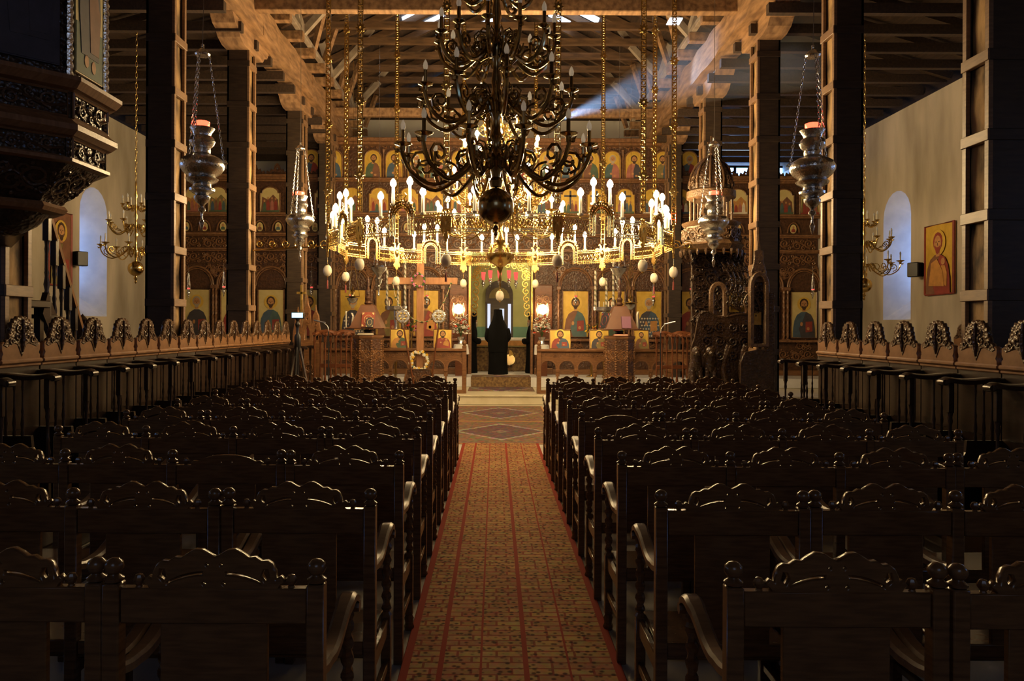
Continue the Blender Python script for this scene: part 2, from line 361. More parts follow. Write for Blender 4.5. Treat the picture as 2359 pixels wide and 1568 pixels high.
def side_wall(s, name):
    x = s*WX; xo = s*(WX+WT); mb = MB(); ni = MB(); wins = []
    edges = [YB]; w = 1.14
    def quad(y0, y1, z0, z1): mb.add([(x, y0, z0), (x, y1, z0), (x, y1, z1), (x, y0, z1)], [(0, 1, 2, 3)])
    y = YB
    for yc in WIN:
        lp = arch_loop(yc, w, 1.95, 4.2); y0, y1 = yc-w/2, yc+w/2
        quad(y, y0, 0, ZT); quad(y0, y1, 0, 1.95)
        top = [(yy, ZT) for yy, zz in lp[1:-1]]
        vs = [(x, a, b) for a, b in lp[1:-1]]+[(x, a, ZT) for a, _ in lp[1:-1]]; n = len(lp)-2
        mb.add(vs, [(i, i+1, i+1+n, i+n) for i in range(n-1)])
        lo = arch_loop(yc, .52, 2.6, 3.95)
        ni.loft([[(x, a, b) for a, b in lp], [(xo-s*.12, a, b) for a, b in lo]], cap=False)
        wins.append(lo); y = y1
    quad(y, YE, 0, ZT)
    mb.box(min(xo, xo+s*.05), max(xo, xo+s*.05), YB, YE, 0, ZT-.01)
    mb.box(min(x+s*.01, xo), max(x+s*.01, xo), YB, YE, ZT-.02, ZT)
    o = struct(name, mb, 'plaster', smooth=False, label='rough beige plastered side wall')
    obj('window_niche', ni, 'niche', o)
    return wins
k = 0
for s, nm in ((-1, 'wall_left'), (1, 'wall_right')):
    for lo, yc in zip(side_wall(s, nm), WIN):
        k += 1; xo = s*(WX+WT-.14)
        pn = MB(); pn.add([(xo, a, b) for a, b in lo], [tuple(range(len(lo)))])
        o = struct('window_%d' % k, pn, 'pane', smooth=False, label='daylit arched window deep in the side wall')
        fr = MB(); fr.tube([(xo-s*.03, a, b) for a, b in lo], .035, 4)
        fr.box(xo-s*.03-.02, xo-s*.03+.02, yc-.018, yc+.018, 2.6, 4.2)
        for zz in (3.0, 3.45, 3.9): fr.box(xo-s*.03-.02, xo-s*.03+.02, yc-.26, yc+.26, zz-.014, zz+.014)
        obj('window_frame', fr, 'casing', o)
struct('wall_front', MB().box(-9.8, 9.8, YB-.3, YB, 0, 10.6), 'plaster', smooth=False, label='plain plaster wall behind the camera')
wb = struct('wall_back', MB().box(-9.8, 9.8, YE, YE+.3, 0, 8.1).box(-9.8, -4.2, YE-.01, YE, 0, 8.1), 'whiteplaster', smooth=False, label='white plaster east wall above the altar screen')
obj('gable_boarding', MB().prism([(-4.6, 8.1), (4.6, 8.1), (0.1, 10.4)], YE, YE+.28), 'board', wb)
w9 = struct('window_9', MB().box(-1.5, 1.7, YB, YB+.02, 3.4, 6.6), 'added_westpane', smooth=False, label='tall west window added unseen behind the camera for cool front light')  # unseen window added to throw cool light from behind the camera
obj('window_frame', MB().box(-1.6, -1.5, YB, YB+.06, 3.3, 6.7).box(1.7, 1.8, YB, YB+.06, 3.3, 6.7).box(-.05, .05, YB, YB+.06, 3.4, 6.6).box(-1.6, 1.8, YB, YB+.06, 4.9, 5.0).box(-1.6, 1.8, YB, YB+.06, 3.3, 3.4).box(-1.6, 1.8, YB, YB+.06, 6.6, 6.7), 'casing', w9)
# sanctuary seen through the gate: painted wall, dado, window
y = YE-.06
sw = struct('wall_sanctuary', MB().box(-2.4, 2.7, y, y+.05, 1.75, 4.4), 'green', smooth=False, label='yellow green painted apse wall seen through the gate')
obj('painted_dado', MB().box(-2.4, 2.7, y, y+.05, .47, 1.75), 'tealwall', sw)
yc = W(1150, 0, 23)[0]
def arch_xz(xc, w, z0, zs, n=10):
    return [(a, b) for a, b in arch_loop(xc, w, z0, zs, n)]
win = struct('window_7', MB().prism(arch_xz(yc, .84, 1.25, 2.75), y-.06, y), 'casing', label='dark framed arched apse window')
obj('window_pane', MB().box(yc-.36, yc-.27, y-.075, y-.06, 1.45, 2.45).box(yc+.27, yc+.36, y-.075, y-.06, 1.45, 2.45), 'dimpane', win, smooth=False)
obj('window_pane', MB().box(yc-.15, yc-.01, y-.075, y-.06, 1.5, 2.27).box(yc+.01, yc+.15, y-.075, y-.06, 1.95, 2.3), 'dimpane', win, smooth=False)
obj('lunette', MB().prism([(yc-.32+.64*k/8, 2.62) for k in range(1)]+[(yc-.32*cos(pi*k/8), 2.62+.34*sin(pi*k/8)) for k in range(9)], y-.08, y-.06), 'p_olive', win)
# right aisle east window (the blue sky light over the screen)
we = struct('window_8', MB().box(6.0, 8.8, YE-.08, YE-.04, 6.15, 6.65), 'pane', smooth=False, label='pale blue window above the screen in the right aisle')
obj('window_frame', MB().box(7.3, 7.38, YE-.12, YE-.05, 6.1, 6.7).box(5.95, 8.8, YE-.12, YE-.05, 6.08, 6.15).box(5.95, 8.8, YE-.12, YE-.05, 6.65, 6.72), 'casing', we)
obj('window_pane', MB().box(6.2, 8.8, YE-.08, YE-.04, 7.0, 7.25), 'skypane', we, smooth=False)
# ------------------------------------------------------------------ timber roof
ceil = sempty('ceiling', 'open timber roof with beams, collars and struts')
def rz(x): x = abs(x); return 10.3-.5*x if x < 4.6 else 8.0-(x-4.6)*.29
rb = MB()
for s in (-1, 1):
    for xa, xb in ((0, 4.6), (4.6, 9.9)):
        a, b = rz(xa)+.14, rz(xb)+.14
        rb.add([(s*xa, YB-.3, a), (s*xb, YB-.3, b), (s*xb, YE+.3, b), (s*xa, YE+.3, a)], [(0, 1, 2, 3)])
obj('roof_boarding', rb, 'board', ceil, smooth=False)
raf = MB().beam((0, 0, 10.3), (4.7, 0, 7.95), .1, .16).mesh('rafter', False); raf2 = MB().beam((0, 0, 10.3), (-4.7, 0, 7.95), .1, .16).mesh('rafter', False)
arf = MB().beam((4.5, 0, 8.0), (8.95, 0, 6.72), .1, .14).mesh('rafter', False); arf2 = MB().beam((-4.5, 0, 8.0), (-8.95, 0, 6.72), .1, .14).mesh('rafter', False)
colr = MB().box(-3.75, 3.75, -.06, .06, 8.33, 8.47).mesh('collar_beam', False)
jst = MB().box(4.2, 8.9, -.06, .06, 6.62, 6.78).mesh('aisle_joist', False); jst2 = MB().box(-8.9, -4.2, -.06, .06, 6.62, 6.78).mesh('aisle_joist', False)
stub = MB().bbox(3.78, 4.55, -.08, .08, 7.36, 7.54, .01).mesh('joist_end', False); stub2 = MB().bbox(-4.55, -3.78, -.08, .08, 7.36, 7.54, .01).mesh('joist_end', False)
yy = 4.7
while yy < 23.2:
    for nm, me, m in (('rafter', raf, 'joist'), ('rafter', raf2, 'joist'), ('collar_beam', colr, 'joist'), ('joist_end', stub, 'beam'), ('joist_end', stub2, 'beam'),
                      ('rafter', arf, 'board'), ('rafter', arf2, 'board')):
        if nm in ('collar_beam',) and yy < 7: continue
        obj(nm, me, m, ceil, loc=(0, yy, 0))
    yy += .93
yy = 5.2
while yy < 22.5:
    obj('aisle_joist', jst, 'board', ceil, loc=(0, yy, 0)); obj('aisle_joist', jst2, 'board', ceil, loc=(0, yy, 0)); yy += .82
for yy in (6.4, 12.9, 19.35):
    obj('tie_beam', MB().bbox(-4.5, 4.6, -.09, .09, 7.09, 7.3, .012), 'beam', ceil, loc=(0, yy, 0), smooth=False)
rng = random.Random(3)
for s in (-1, 1):
    # hewn long beam in lengths, plate on the joist ends
    ends = [3.5, 8.3, 13.3, 16.9, 21.6]
    for a, b in zip(ends[:-1], ends[1:]):
        mb = MB(); rings = []
        n = 12
        for i in range(n+1):
            q = a+(b-a)*i/n; j = lambda: rng.uniform(-.02, .02)
            x0, x1 = s*(4.08), s*(4.55)
            rings.append([(x0+j(), q, 6.84+j()), (x1+j(), q, 6.84+j()), (x1+j(), q, 7.36+j()), (x0+j(), q, 7.36+j())])
        obj('long_beam', mb.loft(rings), 'beam', ceil, ang=25)
        obj('wall_plate', MB().bbox(min(s*3.82, s*3.92), max(s*3.82, s*3.92), a, b, 7.54, 7.64, .008), 'palebeam', ceil, smooth=False)
    for yy in (7.1, 9.8, 12.5, 15.2, 17.9, 20.6):
        foot = (s*3.86, yy, 7.62)
        obj('strut', MB().beam(foot, (s*4.0, yy-.5, 8.25), .11, .13), 'palebeam', ceil, smooth=False)
        obj('strut', MB().beam(foot, (s*2.9, yy-.05, 8.75), .1, .12), 'palebeam', ceil, smooth=False)
        obj('brace', MB().beam(foot, (s*3.15, yy-.1, 8.35), .11, .13), 'palebeam', ceil, smooth=False)
        obj('strut', MB().beam((s*3.86, yy+.9, 7.62), (s*3.6, yy+.75, 8.45), .09, .11), 'beam', ceil, smooth=False)
        obj('strut', MB().beam((s*3.86, yy+1.8, 7.62), (s*3.5, yy+1.6, 8.5), .09, .11), 'beam', ceil, smooth=False)
def roof_hit(px, py):
    dx, dz = (px-VX)/F, (VY-py)/F
    d = (10.3-H)/(dz+.5*abs(dx)); return (dx*d, d, H+dz*d)
for px, py in ((1010, 20), (1300, 16), (1000, 55), (1285, 52), (950, 45), (1120, 60), (1350, 45)):
    x, yq, z = roof_hit(px, py); s = 1 if x >= 0 else -1
    m = Matrix.Translation((x, yq, z+.1)) @ Matrix.Rotation(s*math.atan(.5), 4, 'Y')
    obj('skylight', MB().box(-.3, .3, -.16, .16, 0, .02).xf(m), 'skypane', ceil, smooth=False)
fl = W(1555, 40, 14.2)
obj('roof_hatch', MB().box(fl[0]-.12, fl[0]+.12, fl[1], fl[1]+.3, fl[2]-.01, fl[2]+.01), 'skypane', ceil, smooth=False)
# ------------------------------------------------------------------ columns
def column(s, xf, d, which):
    xi = xf; xo = xf+s*.38; x0, x1 = min(xi, xo), max(xi, xo); y0, y1 = d, d+.37
    t = thing('column', which, 'column', (xf, d, 0), group='wood cased columns along the nave')
    zt = 6.5
    obj('casing', MB().box(min(xi+s*.04, xo), max(xi+s*.04, xo), y0, y0+.03, 0, zt).box(min(xi+s*.04, xo), max(xi+s*.04, xo), y1-.03, y1, 0, zt)
        .box(min(xo, xo-s*.03), max(xo, xo-s*.03), y0, y1, 0, zt), 'casing', t, world=True, smooth=False)
    mb = MB(); rings = []; rg = random.Random(int(d*100)+s)
    for i in range(27):
        z = zt*i/26; j = lambda: rg.uniform(-.012, .012); a, b = xi+s*(.055), xo-s*.04
        rings.append([(a+j(), y0+.05, z), (a+j(), (y0+y1)/2+j(), z), (a+j(), y1-.05, z), (b, y1-.05, z), (b, y0+.05, z)])
    obj('old_timber_post', mb.loft(rings), 'oldwood', t, world=True, ang=60)
    st = lambda ya, yb, za, zb, e=0: MB().bbox(min(xi-s*e, xi+s*.04), max(xi-s*e, xi+s*.04), ya, yb, za, zb, .004)
    for ya, yb in ((y0-.005, y0+.055), (y1-.055, y1+.005)): obj('stile', st(ya, yb, .12, zt), 'stile', t, world=True, smooth=False)
    z = .62
    while z < zt:
        obj('rail', st(y0-.012, y1+.012, z, z+.1, .012), 'stile', t, world=True, smooth=False)
        obj('casing_band', MB().bbox(x0, x1, y0-.014, y0+.002, z, z+.1, .004), 'casing', t, world=True, smooth=False)
        z += .7
    # carved bolster on top carrying the long beam
    half = [(0, 6.5), (.42, 6.5), (.62, 6.56), (.72, 6.66), (.86, 6.70), (1.0, 6.84), (0, 6.84)]
    poly = [(-x, z) for x, z in half[1:-1]][::-1]
    poly = [(x, z) for x, z in half[1:6]]+[(-x, z) for x, z in reversed(half[1:6])]
    m = Matrix.Translation((xf+s*.2, d+.18, 0)) @ Matrix.Rotation(R(90), 4, 'Z')
    obj('bolster', MB().prism(poly, -.19, .19).xf(m), 'beam', t, world=True, smooth=False)
XL = -4.24; XR = 4.3
for i, d in enumerate((6.58, 10.03, 13.06, 16.75, 19.75)):
    column(-1, XL, d, 'dark wood cased column on the left, %s from the camera' % ORD[i])
for i, (x, d) in enumerate(((4.3, 6.63), (4.3, 9.67), (4.3, 12.5), (4.3, 15.7), (4.47, 19.7))):
    column(1, x, d, 'dark wood cased column on the right, %s from the camera' % ORD[i])
# ------------------------------------------------------------------ carpets
c = thing('aisle_carpet', 'long red and ochre patterned carpet runner down the aisle', 'carpet', (.095, 5.6, 0))
obj('pile', MB().bbox(-.575, .575, -7.6, 5.85, 0, .012, .004), 'runner', c)
obj('fringe', MB().box(-.57, .57, 5.85, 5.89, 0, .006), 'p_red', c)
for i, (yc, lab) in enumerate(((12.75, 'faded medallion rug at the end of the red runner'), (15.45, 'faded medallion rug right before the cream step'))):
    c = thing('medallion_rug', lab, 'rug', (.11, yc, 0), group='medallion rugs before the altar step')
    obj('pile', MB().bbox(-.9, .9, -1.3, 1.3, 0, .011, .004), 'rug', c)
    obj('border', MB().box(-.93, -.9, -1.3, 1.3, 0, .01).box(.9, .93, -1.3, 1.3, 0, .01).box(-.93, .93, -1.34, -1.3, 0, .01).box(-.93, .93, 1.3, 1.34, 0, .01), 'p_ochre', c)
c = thing('step_carpet', 'brown rug draped over the upper altar step', 'rug', (.16, 18.9, .22))
obj('pile', MB().bbox(-.8, .8, -.8, .375, 0, .012, .004), 'rug', c)
obj('riser_fold', MB().bbox(-.76, .76, .375, .4, 0, .262, .004), 'brocade', c)
obj('tread_fold', MB().bbox(-.76, .76, .375, 1.2, .25, .262, .004), 'rug', c)

# ------------------------------------------------------------------ haze cone shaped to the floodlight beam so the shaft shows
hm = bpy.data.materials.new('beam_haze'); hm.use_nodes = True; nt = hm.node_tree; nt.nodes.remove(nt.nodes['Principled BSDF'])
vs_ = nt.nodes.new('ShaderNodeVolumeScatter'); vs_.inputs['Density'].default_value = .12; vs_.inputs['Color'].default_value = (.85, .92, 1, 1); vs_.inputs['Anisotropy'].default_value = .2
nt.links.new(vs_.outputs[0], nt.nodes['Material Output'].inputs['Volume']); M['haze'] = hm
ax_ = (SHB-SHA).normalized(); u_ = ax_.cross(Vector((0, 0, 1))).normalized(); v_ = u_.cross(ax_)
hz = obj('haze', MB().loft([[tuple(SHA+ax_*t_+(u_*cos(2*pi*k/20)+v_*sin(2*pi*k/20))*q) for k in range(20)] for t_, q in ((.12, .06), (7.0, 1.15))]), 'haze')
hz['kind'] = 'stuff'; tag(hz, 'bluish haze cone shaped to the shaft of cool light at the upper right', 'haze')
ft = thing('floodlight', 'small floodlight added unseen under the far tie beam as guessed beam source', 'floodlight', (SHA.x, 19.2, 7.09))  # fixture added to carry the guessed beam source
obj('bracket', MB().tube([(0, 0, 0), (0, 0, -.08), (0, -.05, -.12)], .012, 6), 'blackplastic', ft)
obj('housing', MB().loft([[tuple(SHA-ax_*t_+(u_*cos(2*pi*k/12)+v_*sin(2*pi*k/12))*q-Vector((SHA.x, 19.2, 7.09))) for k in range(12)] for t_, q in ((.03, .075), (.1, .07), (.24, .03))]), 'blackplastic', ft)
# ================================================================== CHAIRS
FIN = [(.012, 0), (.026, .004), (.028, .012), (.017, .02), (.015, .024), (.022, .030), (.0275, .042), (.025, .056), (.014, .066), (0, .069)]
def crest_loops():
    half = [(0, 0), (.178, 0), (.186, .012), (.196, .02), (.186, .03), (.172, .022), (.170, .045), (.160, .066), (.146, .074), (.130, .072), (.112, .084),
            (.094, .082), (.078, .094), (.056, .106), (.036, .104), (.016, .092), (0, .084)]
    outer = half+[(-x, z) for x, z in reversed(half[1:-1])]
    holes = []
    for s in (1, -1):
        arc = [(s*(.030+.105*t/6), .050-.030*(t/6)**2) for t in range(7)]+[(s*(.030+.105*t/6), .034-.026*(t/6)**2) for t in range(6, -1, -1)]
        holes.append(arc)
        holes.append([(s*.142, .014), (s*.160, .032), (s*.154, .058), (s*.138, .056), (s*.130, .036)])
        holes.append([(s*.028, .004), (s*.038, .014), (s*.028, .024), (s*.018, .014)])
        holes.append([(s*.020, .058), (s*.029, .067), (s*.020, .076), (s*.011, .067)])
    return [outer]+holes
CREST = pierced('crest', crest_loops(), .011, .003, 'chair')
lo = [(.178, 0), (.186, .012), (.174, .022), (.15, .018), (.11, .038), (.055, .05), (0, .052)]
CREST_LOW = pierced('crest', [[(0, 0)]+lo[:-1]+[(0, .052)]+[(-x, z) for x, z in reversed(lo[:-1])]]+[[(s*.028, .010), (s*.036, .018), (s*.028, .026), (s*.020, .018)] for s in (1, -1)], .011, .003, 'chair')
def rope_leg(z0, z1, r, n=22, seg=8, turns=2.6):
    mb = MB(); rings = []
    for i in range(n+1):
        z = z0+(z1-z0)*i/n; a = 2*pi*turns*i/n
        rings.append([((r*(1+.28*cos(2*(2*pi*k/seg-a))))*cos(2*pi*k/seg), (r*(1+.28*cos(2*(2*pi*k/seg-a))))*sin(2*pi*k/seg), z) for k in range(seg)])
    return mb.loft(rings)
fl_ = MB().lathe([(.026, 0), (.03, .02), (.022, .04), (.028, .07), (.018, .09)], 8); fl_.bbox(-.022, .022, -.022, .022, .09, .44, .004)
fl_.lathe([(.026, .44), (.016, .455), (.024, .47)], 8); fl_.join(rope_leg(.47, .76, .019)); fl_.lathe([(.024, .76), (.018, .775), (.024, .79), (.02, .81)], 8)
ch = dict(
    post=MB().bbox(-.024, .024, -.024, .024, 0, 1.052, .004).mesh('post'), fin=MB().lathe(FIN, 10).mesh('finial'),
    rail=MB().bbox(-.262, .262, -.017, .017, .94, 1.04, .004).mesh('top_rail'),
    ballm=MB().lathe([(.012, 0), (.008, .006), (.016, .016), (.017, .024), (.010, .036), (0, .039)], 8).mesh('knob'),
    splat=MB().bbox(-.15, .15, -.011, .011, .5, .945, .003).mesh('splat'),
    low=MB().bbox(-.262, .262, -.013, .013, .45, .505, .004).mesh('lower_rail'),
    seat=MB().bbox(-.272, .272, .0, .475, .43, .455, .008).mesh('seat'),
    side=MB().bbox(-.014, .014, .0, .45, .20, .235, .004).bbox(-.012, .012, 0, .45, .36, .43, .004).mesh('side_rail'),
    front=MB().bbox(-.25, .25, -.012, .012, .36, .43, .004).mesh('front_rail'), fleg=fl_.mesh('front_leg'))
def arm_mesh():
    mb = MB(); P = bez([(0, .0, .80), (0, .08, .785), (0, .2, .79), (0, .33, .83), (0, .43, .85), (0, .49, .832), (0, .515, .80)], 4)
    wd_ = [.022]*6+[.026]*8+[.03]*8+[.028]*6; rings = []
    for i, (x, y, z) in enumerate(P):
        w = wd_[min(i, len(wd_)-1)]; t = .016
        rings.append([(-w, y, z-t), (w, y, z-t), (w, y, z+t*.4), (w*.6, y, z+t), (-w*.6, y, z+t), (-w, y, z+t*.4)])
    mb.loft(rings); mb.lathe([(.0, -.03), (.02, -.03), (.022, 0), (.02, .03), (0, .03)], 8)
    n = len(mb.v)
    for k in range(n-5*8, n):
        x, y, z = mb.v[k]; mb.v[k] = (z, y+.505, x+.795)
    return mb.mesh('armrest')
ch['arm'] = arm_mesh()
def chair(x, y, label, left=True, right=True, low=False, group='carved wooden chairs in rows'):
    """origin under the backrest; +Y is the way the sitter looks; w = post spacing"""
    t = thing('church_chair', label, 'chair', (x, y, 0), rng.uniform(-.012, .012), group)
    for s, on in ((-1, left), (1, right)):
        if on:
            p = obj('post', ch['post'], 'chair', t, loc=(s*.2865, 0, 0)); obj('finial', ch['fin'], 'chair', p, loc=(0, 0, 1.052))
            obj('front_leg', ch['fleg'], 'chair', t, loc=(s*.2865, .45, 0)); obj('armrest', ch['arm'], 'chair_arm', t, loc=(s*.2865, .015, .0))
            obj('side_rail', ch['side'], 'chair', t, loc=(s*.2865, 0, 0))
        obj('knob', ch['ballm'], 'chair', t, loc=(s*.215, 0, 1.038))
    r = obj('top_rail', ch['rail'], 'chair', t); obj('crest', CREST_LOW if low else CREST, 'chair', r, loc=(0, 0, 1.038))
    for nm, key, lc in (('splat', 'splat', (0, 0, 0)), ('lower_rail', 'low', (0, 0, 0)), ('seat', 'seat', (0, 0, 0)), ('front_rail', 'front', (0, .45, 0))):
        obj(nm, ch[key], 'chair', t, loc=lc)
PAT_L = [1, 1, 1, 1, 3, 3, 3, 1, 3]; PAT_R = [1, 1, 3, 1, 1, 3, 3, 1, 3]
for r in range(9):
    d = 2.14+.935*r
    for s, x0, pat, side in ((-1, -.50, PAT_L[r], 'left'), (1, .675, PAT_R[r], 'right')):
        x = x0
        for i in range(4):
            inner_on = (i == 0 or i == pat)
            if i == pat: x += s*.052
            xc = x+s*.2865; x += s*.573
            lab = 'dark carved wooden armchair, %s row from the camera, %s seat %s of the carpet' % (ORD[r], ORD[i], side)
            low = (r, i, s) in ((2, 1, -1), (4, 0, 1))
            if low: lab = 'armchair with a broken low crest, %s row from the camera, %s of the carpet' % (ORD[r], side)
            chair(xc, d+rng.uniform(-.012, .012), lab, left=(inner_on if s > 0 else True), right=(True if s > 0 else inner_on), low=low)
# ================================================================== CHOIR STALLS
def crest_panel():
    h = [(.268, 0), (.268, .03), (.25, .05), (.268, .085), (.268, .135), (.235, .15), (.205, .12), (.165, .115), (.13, .135), (.1, .17), (.06, .185), (0, .19)]
    return pierced('crest_panel', [h+[(-x, z) for x, z in reversed(h[:-1])]], .02, .006, 'stallface')
PANEL = crest_panel()
def leaf_crest():
    h = [(0, -.10), (.03, -.05), (.06, .0), (.10, .012), (.16, -.005), (.21, -.02), (.245, -.005), (.215, .04), (.18, .05), (.175, .09), (.155, .085), (.165, .13), (.145, .145), (.148, .18), (.12, .185), (.11, .215), (.08, .21), (.06, .235), (.03, .225), (0, .242)]
    holes = []
    for s in (1, -1):
        holes += [circ(s*.045, .06, .014, 6), circ(s*.09, .085, .013, 6), circ(s*.035, .115, .014, 6), circ(s*.075, .135, .013, 6), circ(s*.03, .168, .011, 6)]
    return pierced('leaf_carving', [h+[(-x, z) for x, z in reversed(h[1:-1])]]+holes, .012, .008, 'stallcarve')
LEAF = leaf_crest()
def leaf_relief():
    mb = MB()
    for s in (-1, 1):
        for q in (spiral(s*.07, .07, .05, .01, pi/2, s*1.2, 8), spiral(s*.05, .14, .04, .01, -pi/2, s*1.1, 8), spiral(s*.15, .035, .035, .008, 0, s*1.2, 8)):
            mb.tube([(a, -.02, b) for a, b in q], .011, 5)
    mb.tube([(0, -.024, -.07), (0, -.03, .05), (0, -.028, .22)], [.006, .02, .008], 6)
    return mb.mesh('leaf_relief')
RELIEF = leaf_relief()
BAL = [(.02, 0), (.024, .02), (.016, .05), (.026, .10), (.014, .17), (.02, .2), (.013, .23), (.012, .36), (.02, .4), (.015, .43), (.022, .47)]
def part_poly():
    # partition board seen from the side: x = depth (0 back .. .5 front), z height
    return [(0, .14), (.44, .14), (.44, .62), (.36, .66), (.31, .74), (.30, .84), (0, .84)]
PB = MB().prism(part_poly(), -.018, .018).mesh('partition', False)
ARMM = MB()
ar = bez([(0, 0, 1.34), (.12, 0, 1.345), (.26, 0, 1.33), (.38, 0, 1.335), (.46, 0, 1.345), (.5, 0, 1.33)], 3); rings = []
for i, (a, b, c) in enumerate(ar):
    w = .045+.02*math.sin(i/len(ar)*pi)
    rings.append([(a, -w, c-.022), (a, w, c-.022), (a, w, c+.012), (a, w*.6, c+.024), (a, -w*.6, c+.024), (a, -w, c+.012)])
ARMM.loft(rings); tip = MB().lathe([(0, -.045), (.026, -.045), (.03, 0), (.026, .045), (0, .045)], 10).xf(Matrix.Translation((.495, 0, 1.325)) @ Matrix.Rotation(R(90), 4, 'X')); ARMM.join(tip)
ARMM = ARMM.mesh('armrest')
FCOL = MB().bbox(-.022, .022, -.022, .022, .14, .60, .004).lathe([(r*1.0, .6+z*1.0) for r, z in BAL], 8).bbox(-.022, .022, -.022, .022, 1.07, 1.33, .004).mesh('front_post')
SPN = MB().lathe([(r*.62, .84+z*1.02) for r, z in BAL], 7).mesh('spindle')
BK = MB().box(-.292, .292, -.012, .012, .14, 1.44).mesh('back_panel', False)
BKF = MB().bbox(-.2, .2, -.02, -.01, .85, 1.3, .006).mesh('back_field', False)
LEDGE = MB().bbox(-.297, .297, -.05, .03, 1.43, 1.47, .012).bbox(-.297, .297, -.03, .02, 1.40, 1.43, .008).mesh('ledge', False)
SEATM = MB().bbox(-.26, .26, -.36, -.02, .56, .59, .008).mesh('seat', False)
def stall(x, y, rotz, label, first=False, last=False, group=''):
    """local: back at y=0, the sitter looks towards -Y; width along X"""
    t = thing('choir_stall', label, 'stall', (x, y, 0), rotz, group)
    bk = obj('back_panel', BK, 'stall', t); obj('back_field', BKF, 'stall', bk)
    obj('ledge', LEDGE, 'stallface', t)
    p = obj('crest_panel', PANEL, None, t, loc=(0, -.008, 1.47)); lf = obj('leaf_carving', LEAF, None, p, loc=(0, -.012, .13)); obj('leaf_relief', RELIEF, 'stallcarve', p, loc=(0, -.012, .13))
    obj('seat', SEATM, 'stall', t)
    for s in ((-1, 1) if last else (-1,)):
        m = R(-90)
        pt = obj('partition', PB, 'stall', t, loc=(s*.3, -.01, 0), rot=(0, 0, m))
        obj('armrest', ARMM, 'stall', t, loc=(s*.3, -.01, 0), rot=(0, 0, m))
        obj('front_post', FCOL, 'stall', t, loc=(s*.3, -.44, 0))
        for q in (.08, .15, .22): obj('spindle', SPN, 'stall', pt, loc=(q, 0, 0))
for k in range(16):
    y = 6.07+.605*k
    stall(-4.19, y, R(90), 'carved wooden choir stall along the left columns, %s from the camera' % ORD[k], last=(k == 15), group='choir stalls along the left columns')
for k in range(8):
    y = 5.45+.6*k
    stall(4.25, y+.0, R(-90), 'carved wooden choir stall along the right columns, %s from the camera' % ORD[k], last=(k == 0), group='choir stalls along the right columns')
for k, y in enumerate((11.6, 12.25, 12.9)):
    stall(8.35, y+.6, R(-90), 'dark choir stall against the right plaster wall, %s from the camera' % ORD[k], last=(k == 0), group='stalls by the right wall')
for k, y in enumerate((15.5, 16.1)):
    stall(-8.6, y, R(90), 'dark choir stall against the left plaster wall, %s from the camera' % ORD[k], last=(k == 1), group='stalls by the left wall')
# ================================================================== CHANDELIERS
def arm_mb(Rr, dz, up, r=.016, seg=6):
    """S-shaped chandelier arm in the XZ plane: starts at the stem, dips by dz, ends in a cup at x=Rr, z=up"""
    mb = MB()
    P = bez([(.05, 0, 0), (Rr*.22, 0, .04), (Rr*.42, 0, -dz*.55), (Rr*.68, 0, -dz), (Rr*.92, 0, -dz*.55), (Rr*1.01, 0, up*.35), (Rr, 0, up)], 4)
    mb.tube(P, r, seg)
    mb.tube([(a, 0, b) for a, b in spiral(Rr*.80, up*.1-dz*.18, Rr*.13, Rr*.03, -pi/2, 1.3, 10)], r*.75, 5)
    mb.tube([(a, 0, b) for a, b in spiral(Rr*.34, -dz*.05, Rr*.15, Rr*.04, -pi*.7, -1.25, 10)], r*.75, 5)
    mb.tube(bez([(Rr*.5, 0, -dz*.8), (Rr*.6, 0, -dz*.45), (Rr*.72, 0, -dz*.4)], 3), r*.6, 4)
    mb.ball((Rr*1.06, 0, up*.45), r*1.3, 5, 3); mb.tube([(Rr, 0, up*.4), (Rr*1.07, 0, up*.5), (Rr*1.10, 0, up*.75)], [r*.8, r*.6, r*.2], 5)
    return mb
def pan_mb(r): return MB().lathe([(r*.25, -.035*r/.05), (r*.35, -.01), (r*.5, -.004), (r, .012), (r*1.04, .02), (r*.9, .02), (r*.3, .008)], 10)
def candle_mb(r, h): return MB().lathe([(r*1.25, 0), (r*1.25, .012), (r, .016), (r, h)], 8)
def bulb_mb(r, h): return MB().lathe([(r*.55, 0), (r*.9, h*.18), (r, h*.38), (r*.8, h*.65), (r*.35, h*.9), (0, h)], 8)
